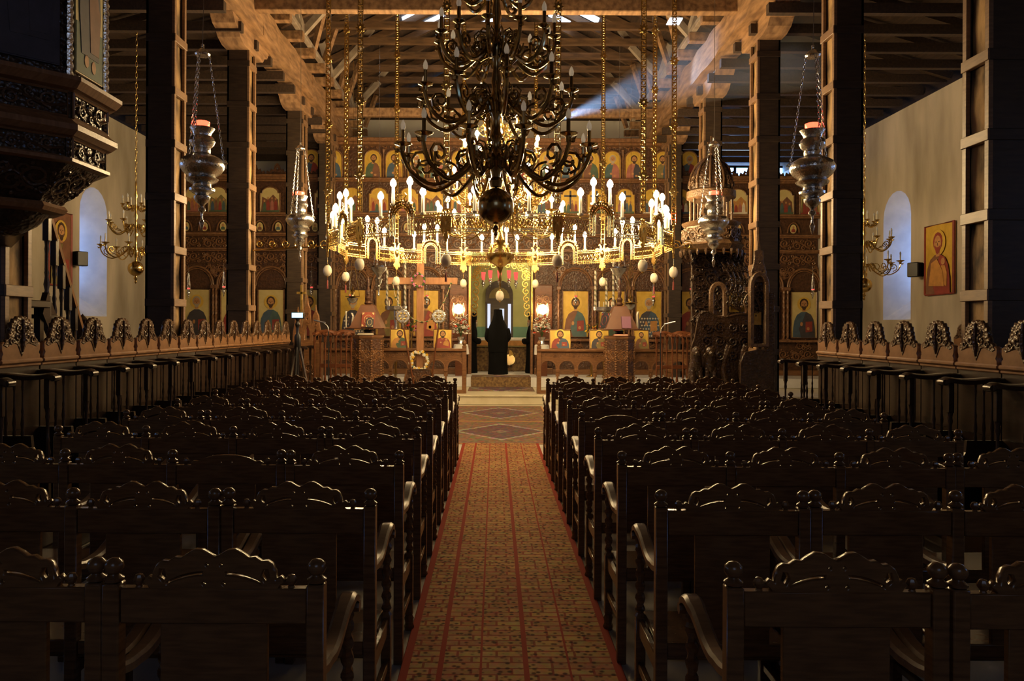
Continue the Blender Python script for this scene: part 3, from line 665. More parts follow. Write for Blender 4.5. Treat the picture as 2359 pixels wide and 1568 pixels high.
def chandelier(name, label, loc, tiers, stem, metal, cmat, bmat, ball=None, chain_top=8.4, cr=.014, chh=.1, br=.017, bh=.06, arm_r=.016, spare=None):
    t = thing(name, label, 'chandelier', loc)
    obj('stem', MB().lathe(stem, 14), metal, t)
    if ball: obj('globe', MB().ball((0, 0, ball[1]), ball[0], 20, 12).lathe([(.02, ball[1]-ball[0]-.01), (.035, ball[1]-ball[0]-.04), (.012, ball[1]-ball[0]-.07), (.022, ball[1]-ball[0]-.1), (0, ball[1]-ball[0]-.13)], 8), metal, t)
    for n, Rr, z, dz, up, a0 in tiers:
        am = arm_mb(Rr, dz, up, arm_r).mesh('arm'); pm = pan_mb(Rr*.07+.022).mesh('drip_pan'); cm = candle_mb(cr, chh).mesh('candle'); bm_ = bulb_mb(br, bh).mesh('bulb')
        for k in range(n):
            a = a0+2*pi*k/n
            o = obj('arm', am, metal, t, loc=(0, 0, z), rot=(0, 0, a))
            obj('drip_pan', pm, metal, o, loc=(Rr, 0, up)); obj('candle', cm, cmat, o, loc=(Rr, 0, up+.015)); obj('bulb', bm_, bmat, o, loc=(Rr, 0, up+.015+chh))
    if chain_top:
        mb = MB(); z = stem[-1][1]; n = int((chain_top-loc[2]-z)/.09)
        for k in range(max(n, 1)):
            zz = z+.09*k; a = k % 2
            mb.tube([((.016*cos(q) if a else 0), (0 if a else .016*cos(q)), zz+.045+.055*sin(q)) for q in [2*pi*j/8 for j in range(9)]], .0045, 4, cap=False)
        obj('chain', mb, metal, t)
    return t
# big unlit chandelier in front; origin at the globe centre
bx, by, bz = W(1141, 475, 7.9)
st = [(.01, .19), (.06, .2), (.075, .26), (.045, .30), (.06, .38), (.10, .46), (.085, .52), (.05, .56), (.04, .66), (.075, .72), (.05, .78), (.04, .9), (.08, .98), (.10, 1.06), (.07, 1.12),
      (.04, 1.2), (.055, 1.3), (.035, 1.42), (.045, 1.52), (.085, 1.6), (.09, 1.68), (.05, 1.76), (.035, 1.9), (.05, 2.0), (.03, 2.15), (.07, 2.25), (.08, 2.32), (.03, 2.4), (.02, 2.5)]
chandelier('great_chandelier', 'large unlit dark brass chandelier with tiers of white bulbs and a globe', (bx, by, bz),
           [(12, .97, .47, .28, .10, R(-75)), (10, .78, 1.05, .24, .10, R(-83)), (12, .60, 1.62, .20, .10, R(-98)), (8, .38, 2.22, .14, .08, R(10))],
           st, 'darkbrass', 'darkbrass', 'bulboff', ball=(.19, 0), cr=.019, chh=.14, br=.026, bh=.105, arm_r=.021)
gt = [o for o in bpy.data.objects if o.get('category') == 'chandelier'][0]
for z, rr, n in ((.47, .22, 12), (1.05, .2, 10), (1.62, .17, 12)):
    sm_ = MB().tube([(x, 0, zz) for x, zz in spiral(rr, .1, .1, .02, pi, -1.3, 9)], .010, 5).tube([(.05, 0, -.05), (rr, 0, -.13), (rr*1.6, 0, -.02), (rr*1.7, 0, .05)], .008, 5).mesh('scroll_ornament')
    for k in range(n): obj('scroll_ornament', sm_, 'darkbrass', gt, loc=(0, 0, z), rot=(0, 0, 2*pi*(k+.5)/n))
# lit gold chandelier in the middle of the ring
cx, cy = .09, 13.5
cz = 3.0
st2 = [(0, -.55), (.02, -.5), (.012, -.44), (.03, -.40), (.012, -.3), (.06, -.17), (.19, -.1), (.245, 0), (.25, .06), (.23, .065), (.22, .02), (.05, -.04), (.04, .2), (.09, .3), (.05, .42), (.04, .6), (.12, .72), (.13, .82), (.05, .95), (.04, 1.2),
       (.1, 1.35), (.1, 1.45), (.045, 1.6), (.04, 1.95), (.09, 2.1), (.05, 2.25), (.03, 2.6), (.06, 2.7), (.02, 2.8)]
cc = chandelier('lit_chandelier', 'lit golden chandelier hanging inside the ring chandelier', (cx, cy, cz),
           [(14, 1.12, .62, .26, .10, .2), (12, .92, 1.15, .22, .12, 0), (10, .68, 1.75, .2, .12, .3), (8, .42, 2.3, .15, .1, 0)], st2, 'brass', 'candle', 'bulb',
           cr=.016, chh=.13, br=.036, bh=.1, arm_r=.013)
for z, rr in ((.85, .3), (1.45, .26), (2.05, .2)):
    sm_ = MB().tube([(x, 0, zz) for x, zz in spiral(rr, 0, .11, .02, pi/2, 1.3, 9)], .008, 4).mesh('filigree_scroll')
    for k in range(16): obj('filigree_scroll', sm_, 'brass', cc, loc=(0, 0, z), rot=(0, 0, 2*pi*k/16))
# ------------------------------------------------------------------ ring chandelier (twelve straight sides)
RR, RZ = 3.0, 3.08
ring = thing('ring_chandelier', 'great golden twelve-sided ring chandelier with lit candle bulbs', 'chandelier', (cx, cy, RZ))
AP = RR*cos(R(15)); LEN = 2*RR*sin(R(15))
BANDS = []
for s in (-1, 1):
    bd = MB()
    x0, x1 = s*.2, s*LEN/2; a, b = min(x0, x1), max(x0, x1)
    for z in (.012, .05, .225, .262): bd.box(a, b, -.008, .008, z-.007, z+.007)
    n = 7
    for k in range(n):
        xm = a+(b-a)*(k+.5)/n; hw = (b-a)/n/2
        bd.tube([(xm+.06*cos(q)*hw/.06*.85, 0, .138+.072*sin(q)) for q in [2*pi*j/8 for j in range(9)]], .0065, 4, cap=False)
        for sx in (-1, 1): bd.tube([(xm-sx*hw, 0, .06), (xm+sx*hw*.2, 0, .138), (xm-sx*hw, 0, .216)], .005, 4)
        bd.ball((xm, 0, .138), .016, 5, 3)
    for k in range(13):
        xm = a+(b-a)*(k+.5)/13; bd.ball((xm, 0, .03), .011, 5, 3); bd.ball((xm, 0, -.006), .010, 5, 3); bd.ball((xm, 0, .278), .009, 5, 3)
    BANDS.append(bd.mesh('band_panel'))
ac = MB()
def horseshoe(r, n=16):
    return [(r, 0)]+[(r*cos(q), .28+r*sin(q)) for q in [pi*j/n for j in range(n+1)]]+[(-r, 0)]
for r_ in (.12, .155, .215): ac.tube([(x, 0, z) for x, z in horseshoe(r_)], .013, 5)
for j in range(15):
    q = pi*j/14; ac.ball((.135*cos(q), 0, .28+.135*sin(q)), .013, 5, 3); ac.ball((.235*cos(q), 0, .28+.235*sin(q)), .016, 5, 3)
    ac.tube([(.185*cos(q)+.022*cos(w), 0, .28+.185*sin(q)+.022*sin(w)) for w in [2*pi*i/6 for i in range(7)]], .010, 4, cap=False)
for s in (-1, 1):
    for j in range(5): ac.ball((s*.185, 0, .03+.055*j), .016, 5, 3); ac.ball((s*.135, 0, .02+.055*j), .01, 5, 3)
ac.beam((0, 0, .5), (0, 0, .62), .014, .014); ac.beam((-.035, 0, .575), (.035, 0, .575), .012, .012); ac.ball((0, 0, .63), .014, 5, 3)
for s in (-1, 1): ac.tube([(s*.04, 0, .52), (s*.09, 0, .58), (s*.06, 0, .61)], .007, 4)
ARCH = ac.mesh('arch')
def eagle():
    h = [(0, .30), (.022, .34), (.03, .38), (.05, .41), (.085, .41), (.10, .39), (.075, .385), (.06, .37), (.062, .33), (.07, .30), (.12, .33), (.17, .32), (.19, .28), (.195, .2), (.18, .1), (.16, .03), (.145, .06),
         (.13, .0), (.115, .05), (.1, .02), (.085, .09), (.06, .08), (.045, .02), (.08, -.03), (.075, -.09), (.04, -.07), (.03, -.12), (0, -.14)]
    holes = []
    for s in (1, -1): holes += [[(s*.09, .12), (s*.11, .2), (s*.1, .26), (s*.085, .2)], [(s*.125, .1), (s*.145, .18), (s*.14, .25), (s*.125, .18)]]
    return pierced('eagle', [h+[(-x, z) for x, z in reversed(h[1:-1])]]+holes, .012, .006, 'brass')
EAG = eagle(); EBODY = MB().ball((0, -.012, .2), .045, 8, 6, 1.9).mesh('breast')
sm = MB(); top = 8.35-RZ-.42
for s in (-1, 1): sm.box(s*.036-.006, s*.036+.006, -.006, .006, 0, top)
z = 0
while z < top-.1:
    sm.tube([(.026*cos(q), 0, z+.045+.034*sin(q)) for q in [2*pi*j/6 for j in range(7)]], .009, 4, cap=False); sm.box(-.036, .036, -.005, .005, z+.083, z+.099); z += .1
STRAP = sm.mesh('suspension_strap')
def star():
    lp = [((.075 if k % 2 == 0 else .045)*cos(pi*k/8), (.075 if k % 2 == 0 else .045)*sin(pi*k/8)) for k in range(16)]
    return pierced('star_boss', [lp, circ(0, 0, .02, 8)], .01, .004, 'brass')
STAR = star()
CAN = MB().lathe([(.03, -.02), (.045, 0), (.045, .012), (.024, .016), (.022, .26)], 8).mesh('candle'); CBU = bulb_mb(.046, .12).mesh('bulb')  # lit bulbs made oversized, their shape standing in for glare
BRK = MB().tube([(0, 0, 0), (0, 0, -.06)], .012, 5).mesh('candle_bracket')
for k in range(12):
    th = R(30*k); u = Vector((sin(th), cos(th), 0)); tg = Vector((cos(th), -sin(th), 0)); rz_ = -th
    for BAND in BANDS: obj('band_panel', BAND, 'brass', ring, loc=tuple(u*AP), rot=(0, 0, rz_))
    obj('arch', ARCH, 'brass', ring, loc=tuple(u*AP), rot=(0, 0, rz_))
    for off, zz in ((-.38, .29), (-.15, .46), (.15, .46), (.38, .29)):
        p = u*AP+tg*off; c = obj('candle', CAN, 'candle', ring, loc=(p.x, p.y, zz), rot=(0, 0, rz_))
        obj('bulb', CBU, 'bulb', c, loc=(0, 0, .26)); obj('candle_bracket', BRK, 'brass', c, loc=(0, 0, -.01))
    th2 = R(30*k+15); u = Vector((sin(th2), cos(th2), 0)); e = u*RR
    eo = obj('eagle', EAG, None, ring, loc=(e.x, e.y, -.02), rot=(0, 0, -th2)); obj('breast', EBODY, 'brass', eo)
    if 120 < 30*k+15 < 240: eo.scale = (.4, 1, .8)
    so = obj('suspension_strap', STRAP, 'brass', ring, loc=(e.x, e.y, .40), rot=(0, 0, 0))
    for zz in (.55, 1.65, 2.75, 3.85): obj('star_boss', STAR, None, so, loc=(0, 0, zz))
# ostrich eggs under the eagles
EGGM = MB().lathe([(0, -.095), (.03, -.09), (.055, -.07), (.07, -.035), (.074, 0), (.068, .035), (.054, .066), (.034, .085), (0, .092)], 14).mesh('shell')
ECAP = MB().lathe([(.03, .078), (.022, .098), (.006, .105), (.004, .3)], 8).lathe([(0, -.12), (.012, -.112), (.018, -.1), (.026, -.086)], 8).mesh('metal_cap')
ETAS = MB().lathe([(.004, -.16), (.012, -.17), (.016, -.3), (0, -.3)], 6).lathe([(.003, -.12), (.003, -.165)], 5).mesh('tassel')
pos = []
for k in range(12):
    th = R(30*k+15); pos.append((cx+RR*sin(th), cy+RR*cos(th)))
pos.sort(key=lambda p: (p[0]*F/p[1]))
for i, (x, y) in enumerate(pos):
    t = thing('ostrich_egg', '%s ostrich egg from the left hanging under the ring chandelier' % ORD[i], 'egg', (x, y, 2.69), group='ostrich eggs under the ring chandelier')
    obj('shell', EGGM, 'egg', t); obj('metal_cap', ECAP, 'brass', t)
    if i in (0, 1, 4, 7, 10, 11): obj('tassel', ETAS, 'p_red', t)
t = thing('ostrich_egg', 'ostrich egg hanging lowest, under the bowl of the lit chandelier', 'egg', W(1151, 681, 13.5), group='ostrich eggs under the ring chandelier')
obj('shell', EGGM, 'egg', t); obj('metal_cap', ECAP, 'brass', t)
# gilded scroll brackets bracing the ring to the columns
for s, lab in ((-1, 'gilded scrolled tie bar from the ring chandelier to the left column'), (1, 'gilded scrolled tie bar from the ring chandelier to the right column')):
    x0 = cx+s*2.97; x1 = s*4.24 if s < 0 else 4.3; t = thing('tie_bar', lab, 'bar', (x0, cy-.2, 3.2))
    mb = MB().tube([(0, 0, -.03), (x1-x0, 0, -.12)], .012, 6); obj('bar', mb, 'brass', t)
    for k in range(6):
        xx = (x1-x0)*(k+.5)/6; obj('scroll', MB().tube([(a, 0, b) for a, b in spiral(0, .0, .1-.008*k, .02, 0, 1.4*s, 10)], .011, 4), 'brass', t, loc=(xx, 0, 0))
# ------------------------------------------------------------------ side aisle brass chandeliers
st3 = [(0, -.16), (.02, -.14), (.012, -.11), (.03, .11), (.022, .16), (.03, .22), (.045, .28), (.025, .34), (.02, .5), (.04, .56), (.02, .62), (.018, .8), (.035, .86), (.018, .92), (.015, 1.15), (.03, 1.2), (.012, 1.3), (.02, 1.4), (.008, 1.45)]
for px, py, d, lab in ((312, 622, 12.58, 'small brass two-tier chandelier in the left aisle'), (1990, 653, 12.58, 'small brass two-tier chandelier in the right aisle')):
    t = chandelier('brass_chandelier', lab, W(px, py, d), [(8, .53, .3, .14, .07, .25), (8, .42, .68, .12, .07, 0), (6, .2, 1.0, .04, .05, .3)], st3, 'brass', 'candle', 'bulboff',
               ball=(.125, 0), chain_top=6.72, cr=.011, chh=.09, br=.014, bh=.06, arm_r=.010)
    t['group'] = 'side aisle chandeliers'
# ================================================================== HANGING SILVER OIL LAMPS
def chain_mb(p0, p1, r=.011, step=.034, w=.0042):
    mb = MB(); p0 = Vector(p0); p1 = Vector(p1); d = p1-p0; n = max(2, int(d.length/step)); d.normalize()
    a = d.cross(Vector((0, 1, 0))); a = a.normalized() if a.length > .01 else Vector((1, 0, 0)); b = d.cross(a)
    for k in range(n):
        c = p0+(p1-p0)*((k+.5)/n); s = a if k % 2 else b
        mb.tube([tuple(c+s*r*cos(q)+d*step*.66*sin(q)) for q in [2*pi*j/6 for j in range(7)]], w, 4, cap=False)
    return mb
LP = [(0, -.66), (.008, -.65), (.02, -.6), (.028, -.57), (.012, -.54), (.008, -.50), (.014, -.47), (.04, -.45), (.034, -.425), (.016, -.405), (.03, -.385), (.06, -.36), (.08, -.33), (.084, -.30), (.062, -.285), (.085, -.27), (.125, -.245), (.13, -.22), (.095, -.205),
      (.09, -.175), (.15, -.145), (.165, -.12), (.13, -.10), (.19, -.05), (.222, 0), (.226, .03), (.2, .085), (.15, .115), (.095, .13), (.08, .15), (.088, .18), (.082, .2), (.115, .235), (.13, .27), (.115, .31), (.088, .33), (.092, .355), (.12, .40), (.125, .41), (.105, .41), (.08, .34)]
def oil_lamp(label, loc, k=1.0, chain=.78, topz=7.0, group='large silver hanging oil lamps'):
    t = thing('silver_oil_lamp', label, 'oil lamp', loc, group=group)
    P = [(r*k, z*k) for r, z in LP]
    obj('body', MB().lathe(P, 24), 'silver', t)
    g = obj('red_glass', MB().lathe([(.05*k, .34*k), (.06*k, .40*k), (.074*k, .44*k), (.076*k, .475*k), (.066*k, .48*k), (.055*k, .43*k)], 14), 'redglass', t)
    obj('flame', MB().ball((0, 0, .45*k), .018*k, 6, 4, 1.4), 'flame', g)
    zc = (.41+chain)*k
    obj('cap', MB().lathe([(.07*k, zc-.03*k), (.08*k, zc-.01*k), (.05*k, zc+.03*k), (.015*k, zc+.05*k), (.015*k, zc+.09*k), (.004, zc+.1*k)], 12), 'silver', t)
    for j in range(3):
        a = 2*pi*j/3+.5
        e = (.215*k*cos(a), .215*k*sin(a), .08*k); obj('chain', chain_mb(e, (.07*k*cos(a), .07*k*sin(a), zc-.02*k)), 'silver', t)
        lb = obj('lug', MB().tube([(.19*k*cos(a), .19*k*sin(a), .05*k), (.25*k*cos(a), .25*k*sin(a), .07*k), (.22*k*cos(a), .22*k*sin(a), .1*k)], .012*k, 5), 'silver', t)
    obj('hanging_wire', MB().tube([(0, 0, zc+.09*k), (.008, 0, zc+.5), (0, 0, topz-loc[2])], .0035, 4), 'greymetal', t)
    return t
oil_lamp('large silver oil lamp with red glass hanging nearest on the left', W(464, 389, 7.9))
oil_lamp('large silver oil lamp with red glass hanging nearest on the right', W(1870, 389, 7.8))
oil_lamp('large silver oil lamp with red glass hanging farther on the left', W(690, 512, 12.3))
oil_lamp('large silver oil lamp with red glass hanging by the throne canopy', W(1643, 512, 11.4))
# small lamps before the icons
SL = [(0, -.16), (.008, -.15), (.016, -.13), (.008, -.11), (.03, -.08), (.026, -.06), (.05, -.03), (.056, 0), (.04, .03), (.03, .045), (.045, .07), (.048, .08)]
sb = MB().lathe(SL, 10).mesh('body'); sg = MB().lathe([(.03, .06), (.036, .11), (.03, .115), (0, .11)], 8).mesh('red_glass')
sc = MB()
for j in range(3):
    a = 2*pi*j/3; sc.tube([(.048*cos(a), .048*sin(a), .07), (.012*cos(a), .012*sin(a), .5)], .0035, 4)
sc.lathe([(.03, .5), (.02, .54), (.005, .56), (.004, .72)], 8).tube([(0, 0, .71), (0, .3, .76), (0, .62, .70)], .006, 5); sc = sc.mesh('chain')
for i, (px, py, side) in enumerate(((434, 676, ''), (515, 672, ''), (717, 672, ''), (806, 690, ''), (983, 690, ''), (1326, 690, ''), (1505, 690, ''), (1592, 672, ''), (1789, 672, ''), (1872, 672, ''))):
    t = thing('icon_lamp', '%s small silver lamp from the left hanging before the screen icons' % ORD[i], 'oil lamp', W(px, py, 20.1), group='small lamps before the screen icons')
    obj('body', sb, 'silver', t); obj('red_glass', sg, 'redglass2', t); obj('chain', sc, 'silver', t)
for i, px in enumerate((1113, 1129, 1150, 1172, 1188)):
    t = thing('gate_lamp', '%s red glass lamp from the left in the gate arch' % ORD[i], 'oil lamp', W(px, 652 if i in (0, 4) else 648, 20.75), group='red lamps in the gate arch')
    obj('body', sb, 'brass', t)
    obj('red_glass', MB().lathe([(.03, .07), (.05, .16), (.062, .3), (.05, .3), (0, .14)], 10), 'redglass2', t); obj('chain', sc, 'brass', t)
# ================================================================== ICONOSTASIS (carved altar screen)
YI = 20.6                                   # front face
def IX(px): return (px-VX)*YI/F
def IZ(py): return H-(py-VY)*YI/F
ic = thing('altar_screen', 'tall carved wooden altar screen with rows of golden icons', 'altar screen', (.16, YI, .47))
def ip(name, mb, m, **k): return obj(name, mb, m, ic, world=True, **k)
GX0, GX1 = IX(1087), IX(1220)
Z0 = .47
ztop_n, ztop_a = IZ(322), IZ(408)
# backing boards: left of gate, right of gate, over the gate; aisles lower
XN = (-4.5, 4.75)
ip('backing', MB().box(XN[0], GX0-.05, YI+.08, YI+.16, Z0, ztop_n), 'icono', smooth=False)
ip('backing', MB().box(GX1+.05, XN[1], YI+.08, YI+.16, Z0, ztop_n), 'icono', smooth=False)
ip('backing', MB().box(GX0-.05, GX1+.05, YI+.08, YI+.16, IZ(600), ztop_n), 'icono', smooth=False)
ip('backing', MB().box(-8.78, XN[0], YI+.08, YI+.16, Z0, ztop_a), 'icono', smooth=False)
ip('backing', MB().box(XN[1], 8.78, YI+.08, YI+.16, Z0, ztop_a), 'icono', smooth=False)
# horizontal cornices
def cornice(x0, x1, py, h=.07, dep=.14, m='iconoc'):
    z = IZ(py); ip('cornice', MB().bbox(x0, x1, YI-dep, YI+.08, z, z+h, .012).bbox(x0, x1, YI-dep*.6, YI+.08, z-h*.7, z, .01), m, smooth=False)
for py, h, dp in ((330, .1, .22), (417, .06, .14), (497, .06, .14), (543, .05, .12), (578, .05, .13)):
    cornice(XN[0], XN[1], py, h, dp)
    if py > 415:
        cornice(-8.78, XN[0], py, h, dp); cornice(XN[1], 8.78, py, h, dp)
cornice(-8.78, XN[0], 412, .08, .18); cornice(XN[1], 8.78, 412, .08, .18)
for a, b in ((-8.78, GX0-.3), (GX1+.3, 8.78)):
    ip('plinth', MB().bbox(a, b, YI-.12, YI+.08, Z0, Z0+.14, .012), 'oak', smooth=False)
    ip('dado_rail', MB().bbox(a, b, YI-.1, YI+.08, IZ(780)-.06, IZ(780), .01), 'iconoc', smooth=False)
# carved bands
VT = vine_mb(.62, .34, .017).mesh('carved_vine'); VT2 = vine_mb(.62, .24, .014).mesh('carved_vine'); VT3 = vine_mb(.36, .30, .013).mesh('carved_vine')
def band(x0, x1, py0, py1, me, w):
    z = (IZ(py0)+IZ(py1))/2; n = int((x1-x0)/w)
    for k in range(n): obj('carved_vine', me, 'iconoc', ic, loc=(x0+(x1-x0)*(k+.5)/n-ic.location.x, YI+.06-ic.location.y, z-Z0))
for x0, x1 in ((-8.7, XN[0]), XN, (XN[1], 8.7)):
    band(x0, x1, 546, 574, VT, .64); band(x0, x1, 582, 608, VT, .64); band(x0, x1, 500, 506, VT2, .64) if False else None
band(XN[0], XN[1], 326, 340, VT2, .64)
for a, b in ((-8.7, GX0-.35), (GX1+.35, 8.7)): band(a, b, 786, 846, VT, .66)
# ---- painted figures
def ell(cx_, cz_, rx, rz_, n=12): return [(cx_+rx*cos(2*pi*k/n), cz_+rz_*sin(2*pi*k/n)) for k in range(n)]
PAL = [('p_blue', 'p_red'), ('p_red', 'p_blue'), ('p_green', 'p_brown'), ('p_blue', 'p_ochre'), ('p_brown', 'p_green'), ('p_teal', 'p_pink'), ('p_pink', 'p_dark'), ('p_olive', 'p_blue')]
def round_top(w, h, n=8):
    r = w/2; return [(-r, 0), (r, 0), (r, h-r)]+[(r*cos(pi*k/n), h-r+r*sin(pi*k/n)) for k in range(1, n)]+[(-r, h-r)]
def arch_top(w, h, n=8):
    r = w/2; q = r*.62; return [(-r, 0), (r, 0), (r, h-q), (r*.82, h-q)]+[(r*.82*cos(pi*k/n), h-q+q*sin(pi*k/n)) for k in range(1, n)]+[(-r*.82, h-q), (-r, h-q)]
def figure(par, w, h, pal, hair, y=-.012, z0=0, big=False, cross=False, child=False, face=0):
    """bust of a saint on panel w x h: robe, mantle, halo, head, hair, book/hands as thin raised paint layers"""
    y -= .014; a, b = pal; hz = h*(.735 if big else .70); hr = w*(.15 if big else .165); e = .004
    x0 = w*face
    obj('halo', MB().prism(ell(x0, hz+z0, hr*1.75, hr*1.8, 18), y+e*1.5, y+e*2), 'halo', par)
    rb = [(-w*.43, 0), (w*.43, 0), (w*.42, h*.2), (w*.37, h*.38), (w*.27, h*.50), (w*.1, h*.565), (-w*.1, h*.565), (-w*.27, h*.50), (-w*.37, h*.38), (-w*.42, h*.2)]
    obj('robe', MB().prism([(x, z+z0) for x, z in rb], y+e, y+e*2), a, par)
    ml = [(0, 0), (w*.43, 0), (w*.42, h*.2), (w*.37, h*.38), (w*.27, h*.50), (w*.09, h*.56), (-w*.02, h*.3)] if not big else [(w*.0, 0), (w*.43, 0), (w*.41, h*.22), (w*.36, h*.4), (w*.26, h*.51), (w*.08, h*.565), (-w*.06, h*.36), (-w*.2, h*.2), (-w*.1, 0)]
    obj('mantle', MB().prism([(x, z+z0) for x, z in ml], y, y+e), b, par)
    obj('hair', MB().prism(ell(x0, hz+hr*.15+z0, hr*1.12, hr*1.32), y+e*.6, y+e*1.5), hair, par)
    obj('face', MB().prism(ell(x0, hz-hr*.1+z0, hr*.82, hr*1.12), y, y+e*.6).prism([(-hr*.45, hz-hr*1.9+z0), (hr*.45, hz-hr*1.9+z0), (hr*.45+x0, hz-hr*.6+z0), (-hr*.45+x0, hz-hr*.6+z0)], y+e*.8, y+e*1.6), 'iskin', par)
    obj('beard', MB().prism([(x0-hr*.7, hz-hr*.35+z0), (x0-hr*.25, hz-hr*.62+z0), (x0+hr*.25, hz-hr*.62+z0), (x0+hr*.7, hz-hr*.35+z0), (x0+hr*.4, hz-hr*1.35+z0), (x0, hz-hr*1.6+z0), (x0-hr*.4, hz-hr*1.35+z0)], y-e*.5, y), hair, par)
    obj('eyes', MB().prism(ell(x0-hr*.33, hz+hr*.12+z0, hr*.17, hr*.08, 6), y-e*.4, y).prism(ell(x0+hr*.33, hz+hr*.12+z0, hr*.17, hr*.08, 6), y-e*.4, y).prism(ell(x0, hz-hr*.2+z0, hr*.08, hr*.25, 6), y-e*.4, y), 'hairb', par)
    if big:
        obj('hands', MB().prism(ell(-w*.1, h*.3+z0, w*.05, h*.045), y-e, y).prism(ell(w*.16, h*.2+z0, w*.055, h*.035), y-e*2, y-e), 'iskin', par)
        if child:
            obj('child_figure', MB().prism([(.02*w, h*.16+z0), (w*.33, h*.1+z0), (w*.34, h*.3+z0), (w*.27, h*.4+z0), (w*.14, h*.4+z0), (w*.05, h*.3+z0)], y-e*2, y-e), 'p_ochre', par)
            obj('child_head', MB().prism(ell(w*.2, h*.46+z0, w*.07, h*.05), y-e*2, y-e), 'iskin', par)
        else:
            obj('book', MB().prism([(w*.06, h*.12+z0), (w*.32, h*.14+z0), (w*.32, h*.36+z0), (w*.06, h*.35+z0)], y-e*1.0, y-e*.2), 'p_red' if not cross else 'p_ochre', par)
        if cross:
            cm = MB()
            for gx in range(-3, 4):
                for gz in range(6):
                    xx, zz = gx*w*.105+(gz % 2)*w*.05, h*(.03+gz*.075)
                    if abs(xx) < w*.38: cm.prism([(xx-w*.035, zz-.008+z0), (xx+w*.035, zz-.008+z0), (xx+w*.035, zz+.008+z0), (xx-w*.035, zz+.008+z0)], y-e*.3, y).prism([(xx-.008, zz-w*.035+z0), (xx+.008, zz-w*.035+z0), (xx+.008, zz+w*.035+z0), (xx-.008, zz+w*.035+z0)], y-e*.3, y)
            obj('robe_crosses', cm, 'p_white', par)
    else:
        obj('hands', MB().prism(ell(-w*.06, h*.2+z0, w*.07, h*.04), y-e, y).prism(ell(w*.14, h*.13+z0, w*.07, h*.035), y-e, y), 'iskin', par)
def icon_panel(x, z, poly, gold='gold', name='icon', dep=.03, parent=ic, y=YI+.05):
    o = obj(name, MB().prism(poly, -.01, dep), gold, parent, loc=(x-parent.location.x, y-parent.location.y, z-parent.location.z))
    return o
def frame(parent, poly, r, m='iconoc', y=-.012):
    obj('frame', MB().tube([(x, y, z) for x, z in poly]+[(poly[0][0], y, poly[0][1])], r, 5), m, parent)
irng = random.Random(11)
# apostles, nave only
apx = [715, 766, 811, 857, 906, 957, 1007, 1057, 1108, 1159, 1210, 1261, 1311, 1361, 1410, 1460, 1511, 1556, 1587]
apx = [715, 766, 857, 906, 957, 1007, 1058, 1109, 1160, 1210, 1260, 1311, 1360, 1409, 1459, 1527, 1586]
for i, px in enumerate(apx):
    w, h = .48, IZ(345)-IZ(412); lp = round_top(w, h); o = icon_panel(IX(px), IZ(412), lp)
    figure(o, w, h, PAL[i % 8], 'hairw' if i % 3 == 1 else 'hairb', face=irng.uniform(-.05, .05)); frame(o, lp, .02)
for px0, px1 in zip(apx[:-1], apx[1:]):
    x = IX((px0+px1)/2)
    if px1-px0 < 60: ip('colonnette', MB().lathe([(.035, 0), (.03, .04), (.02, .06), (.022, .7), (.035, .74), (.04, .8)], 8, (x, YI+.02, IZ(412))), 'iconoc')
# feast scenes
fpx = [445, 500, 620, 680, 745, 809, 871, 940, 997, 1060, 1120, 1183, 1247, 1313, 1374, 1439, 1502, 1567, 1635, 1700, 1765, 1806, 1866]
for i, px in enumerate(fpx):
    w, h = .54, IZ(432)-IZ(491); lp = arch_top(w, h); o = icon_panel(IX(px), IZ(491), lp, 'gold' if 780 < px < 1600 else 'palegold')
    frame(o, lp, .018); y = -.016
    cl = [irng.choice(list(('p_red', 'p_blue', 'p_white', 'p_green', 'p_brown', 'p_pink', 'p_teal'))) for _ in range(5)]
    if px in (1313, 1374, 1439):
        obj('cross_motif', MB().box(-.025, .025, y, y+.004, h*.18, h*.9).box(-.17, .17, y, y+.004, h*.66, h*.73), 'p_dark', o)
    else:
        obj('hill_motif', MB().prism([(-w*.45, h*.05), (w*.45, h*.05), (w*.4, h*.5), (w*.15, h*.7), (-w*.1, h*.5), (-w*.4, h*.62)], y+.004, y+.006), irng.choice(['p_ochre', 'p_olive', 'p_brown']), o)
    for j, xx in enumerate((-.28, -.1, .1, .28)):
        hh = h*irng.uniform(.38, .52); f_ = obj('robed_figure', MB().prism([((xx-.09)*w, .04), ((xx+.09)*w, .04), ((xx+.07)*w, hh*.75), (xx*w, hh), ((xx-.07)*w, hh*.75)], y, y+.004), cl[j], o)
        obj('figure_head', MB().prism(ell(xx*w, hh+.025, .026, .034, 8), y-.002, y+.003), 'iskin', o)
    obj('ground_motif', MB().prism([(-w*.46, .01), (w*.46, .01), (w*.46, .07), (-w*.46, .05)], y-.002, y+.002), cl[4], o)
# medallions
mp_ = MB().lathe([(.105, -.01), (.115, .0), (.105, .012), (.09, .012), (.09, 0)], 14, rot=0).mesh('medallion_ring')
for i in range(34):
    x = -8.4+i*.5
    if abs(x) > 8.5: continue
    o = obj('medallion', MB().prism(ell(0, 0, .085, .125, 14), -.005, .02), 'palegold', ic, loc=(x-ic.location.x, .045, IZ(524)-Z0))
    obj('medallion_bust', MB().prism([(-.055, -.085), (.055, -.085), (.05, -.02), (0, .015), (-.05, -.02)], -.01, -.005), PAL[i % 8][0], o)
    obj('medallion_head', MB().prism(ell(0, .04, .028, .04, 8), -.012, -.005), 'iskin', o)
    obj('medallion_arch', MB().tube([(.16*cos(q), -.01, -.11+.0+(.28*sin(q) if 0 < q < pi else 0)) for q in [pi*j/10 for j in range(11)]], .02, 5), 'iconoc', o)
